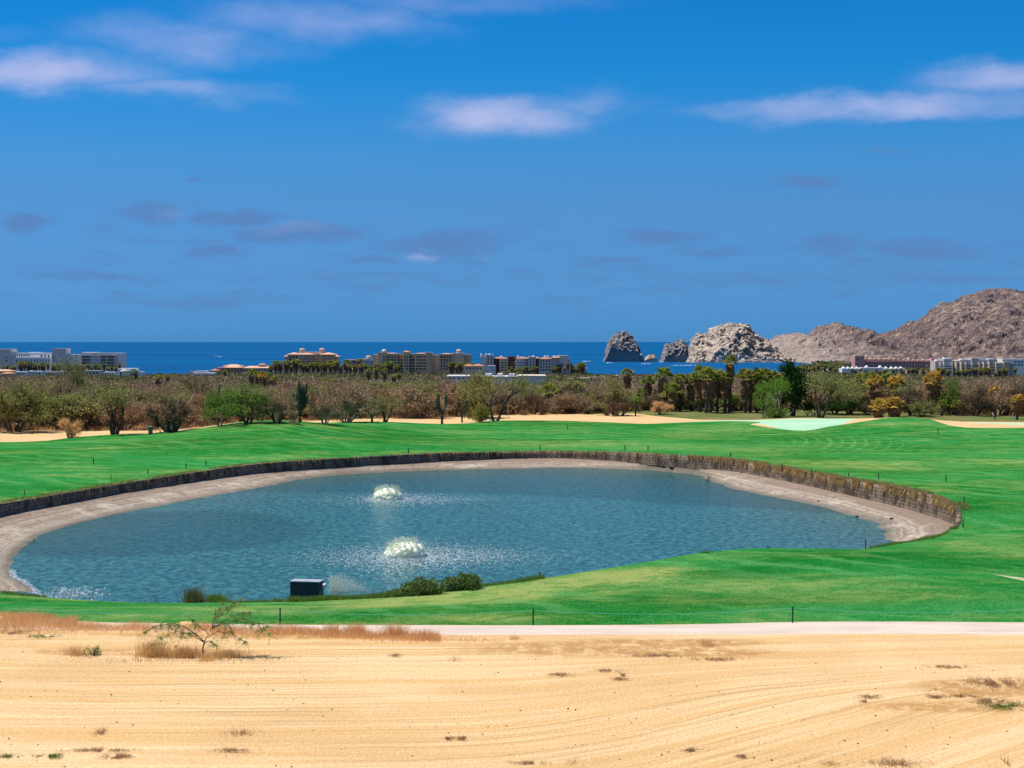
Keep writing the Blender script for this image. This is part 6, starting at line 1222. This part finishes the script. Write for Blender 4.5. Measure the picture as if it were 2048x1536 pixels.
# ================================================================== boats
M_hull = plain('boat_white', (.85, .85, .85), None, 1, .4, obj=True); M_cabin = plain('boat_cabin_glass', (.1, .12, .16), None, 1, .3, obj=True); M_wake = leafmat('wake_foam', (.85, .9, .92), (.6, .7, .75), .1)
def boat(lab, px, py, Lpx, hd, wake=0, kind='yacht'):
    g = atz(px, py, -20); Lm = Lpx * g[1] / F; t = thing('boat', lab, 'boat', g + (0, 0, 0), 0 if hd > 0 else math.pi); m = MB(); b_ = Lm * .26
    st = [(-.5, .8, 1.), (-.25, 1., 1.), (.1, 1., 1.05), (.33, .7, 1.2), (.5, .05, 1.4)]; V = []
    for f, w, z in st: h = Lm * .075 * z; V += [(f * Lm, -b_ / 2 * w, h), (f * Lm * .95, -b_ / 2 * w * .6, -.3), (f * Lm * .95, b_ / 2 * w * .6, -.3), (f * Lm, b_ / 2 * w, h)]
    Fc_ = [(i * 4 + j, i * 4 + j + 1, i * 4 + j + 5, i * 4 + j + 4) for i in range(4) for j in range(3)] + [(i * 4 + 3, i * 4, i * 4 + 4, i * 4 + 7) for i in range(4)] + [(3, 2, 1, 0)]
    m.add(V, [Fc_]); obj('hull', m, M_hull, t); m = MB(); m.box((-.05 * Lm, 0, Lm * .125), (Lm * .45, b_ * .7, Lm * .09), taper=.85); m.box((-.1 * Lm, 0, Lm * .2), (Lm * .25, b_ * .5, Lm * .05), taper=.85); obj('cabin', m, M_hull, t)
    m = MB(); m.box((-.04 * Lm, 0, Lm * .13), (Lm * .455, b_ * .72, Lm * .03)); obj('windows', m, M_cabin, t)
    if wake:
        rg = np.random.default_rng(int(px)); n = 260; f = rg.uniform(0, 1, n) ** 1.4; C = np.column_stack((-Lm * .5 - f * wake * g[1] / F, rg.normal(0, 1, n) * (1 + f * 6), np.full(n, .12))); m = MB(); m.cards(C, rg.uniform(.6, 1.5, n), rg, 1.0, .9); obj('wake', m, M_wake, t)
boat('white motor yacht alone on the open sea at left', 430, 713.5, 13, -1, 6)
boat('small white boat with a wake below the dark sea stack', 1226, 726, 7, 1, 10)
boat('white boat at the foot of the pointed rock', 1330, 724, 9, 1, 6); boat('white boat under the big pale rock at its left', 1399, 724.5, 8, 1, 0); boat('white boat under the middle of the big pale rock', 1429, 725, 6, -1, 0)
boat('white boat with a long wake in the bay above the palms', 1398, 731, 11, 1, 50); boat('small white boat at the foot of the big pale rock at its right', 1512, 726, 5, 1, 0); boat('white boat with a short wake between stack and pointed rock', 1303, 728, 7, 1, 16); boat('tiny white boat left of the dark sea stack', 1182, 723, 5, 1, 14)

# ================================================================== golfers
M_skin = plain('skin', (.42, .24, .16), None, 5, .6, obj=True); M_blue = plain('light_blue_shirt', (.35, .55, .8), None, 5, .8, obj=True); M_navy = plain('dark_trousers', (.04, .05, .08), None, 5, .8, obj=True); M_whitec = plain('white_cap', (.8, .8, .8), None, 5, .7, obj=True); M_pinks = plain('pink_shirt', (.75, .42, .42), None, 5, .8, obj=True); M_club = plain('golf_club', (.2, .2, .2), None, 5, .3, obj=True)
def skin_mesh(name, verts, edges, rad, sub=2):
    me = bpy.data.meshes.new(name); me.from_pydata(verts, edges, []); o = bpy.data.objects.new(name, me); COL.objects.link(o)
    sm = o.modifiers.new('skin', 'SKIN'); o.modifiers.new('sub', 'SUBSURF').levels = sub
    if not me.skin_vertices: 
        bpy.context.view_layer.objects.active = o; bpy.ops.mesh.customdata_skin_add()
    for i, r in enumerate(rad): v = me.skin_vertices[0].data[i]; v.radius = (r, r); v.use_root = (i == 0)
    bpy.context.view_layer.update(); dg = bpy.context.evaluated_depsgraph_get(); nm = bpy.data.meshes.new_from_object(o.evaluated_get(dg)); bpy.data.objects.remove(o); nm.name = name
    nm.polygons.foreach_set('use_smooth', np.ones(len(nm.polygons), bool)); return nm
def person(lab, loc, rz, bend, shirt, legs, cap, hold=False):
    t = thing('person', lab, 'person', loc, rz); hip = Vector((0, 0, .92)); d = Vector((math.sin(bend), 0, math.cos(bend))); ch = hip + d * .42; nk = hip + d * .58; hd = nk + (d + Vector((.1, 0, .2))).normalized() * .14; tp = hd + (d + Vector((0, 0, .3))).normalized() * .1
    hz = ch + Vector((.22, 0, -.45)) if bend > .2 else None
    V = [hip, hip + d * .2, ch, nk, hd, tp]; Rr = [.15, .14, .16, .06, .095, .075]; E = [(0, 1), (1, 2), (2, 3), (3, 4), (4, 5)]
    for s in (-1, 1):
        i = len(V); kn = Vector((.08 * bend + .02, s * .14, .48)); V += [Vector((0, s * .10, .84)), kn, Vector((-.02, s * .16, .09)), Vector((.12, s * .18, .05))]; Rr += [.095, .065, .045, .045]; E += [(0, i), (i, i + 1), (i + 1, i + 2), (i + 2, i + 3)]
        i = len(V); sh = ch + d * .09 + Vector((0, s * .19, 0)); 
        if hz: hand = hz + Vector((0, s * .03, 0)); elb = sh.lerp(hand, .5) + Vector((.02, s * .07, 0))
        else: elb = sh + Vector((-.03, s * .08, -.28)); hand = elb + Vector((.12, s * .01, -.24))
        V += [sh, elb, hand, hand + (hand - elb).normalized() * .09]; Rr += [.06, .045, .03, .035]; E += [(2, i), (i, i + 1), (i + 1, i + 2), (i + 2, i + 3)]
    me = skin_mesh('body', [tuple(v) for v in V], E, Rr); me.materials.append(M_skin); obj('body', me, None, t)
    SV = [V[0] + Vector((0, 0, .02)), V[1], V[2], nk - d * .04]; SE = [(0, 1), (1, 2), (2, 3)]; SR = [.165, .16, .18, .09]
    for i in (10, 18): j = len(SV); SV += [V[i], V[i].lerp(V[i + 1], .8)]; SR += [.08, .06]; SE += [(2, j), (j, j + 1)]
    me = skin_mesh('shirt', [tuple(v) for v in SV], SE, SR); me.materials.append(shirt); obj('shirt', me, None, t)
    LV = [V[0]]; LE = []; LR = [.165]
    for i in (6, 14): j = len(LV); LV += [V[i], V[i + 1], V[i + 1].lerp(V[i + 2], .75)]; LR += [.11, .08, .062]; LE += [(0, j), (j, j + 1), (j + 1, j + 2)]
    me = skin_mesh('trousers', [tuple(v) for v in LV], LE, LR); me.materials.append(legs); obj('trousers', me, None, t)
    m = MB(); c = tuple(hd + Vector((0, 0, .03))); m.lathe([(.125, 0), (.12, .05), (.08, .1), (.01, .12)], c, 12); m.box((c[0] + .13, c[1], c[2] + .01), (.12, .16, .015)); obj('cap', m, cap, t)
    if hz: m = MB(); m.tube([tuple(hz), (hz.x + .45, .02, .03)], .012, 5); m.box((hz.x + .47, .02, .03), (.08, .1, .06)); o = obj('golf_club', m, M_club); o.location = t.location; o.rotation_euler = t.rotation_euler; tag(o, 'thin golf club held by the bent golfer in light blue', 'golf club')
    return t
person('golfer in a light blue shirt bending over, far right in front of the scrub', ground(1990, 841), math.pi, .75, M_blue, M_navy, M_whitec)
person('standing golfer with white cap and pink shirt beside the last palm', ground(2031, 840), R(-100), .05, M_pinks, M_whitec, M_whitec)
# small bird on the near crest
g = ground(1537, 1100); t = MB(); V = []
prof_ = [(-.16, .005, .0), (-.1, .03, .01), (-.02, .055, .0), (.06, .05, .03), (.1, .03, .08), (.13, .028, .1), (.17, .004, .095)]
t.tube([(x, 0, .13 + z) for x, r, z in prof_], [r for x, r, z in prof_], 10); t.tube([(.0, .02, .1), (.01, .02, -.02)], .008, 4); t.tube([(.0, -.02, .1), (.01, -.02, -.02)], .008, 4)
o = obj('small_bird', t, M_bark, None, True); o.location = tuple(g); o.rotation_euler = (0, 0, R(150)); tag(o, 'small dark bird on the near grass crest above the pond', 'bird')
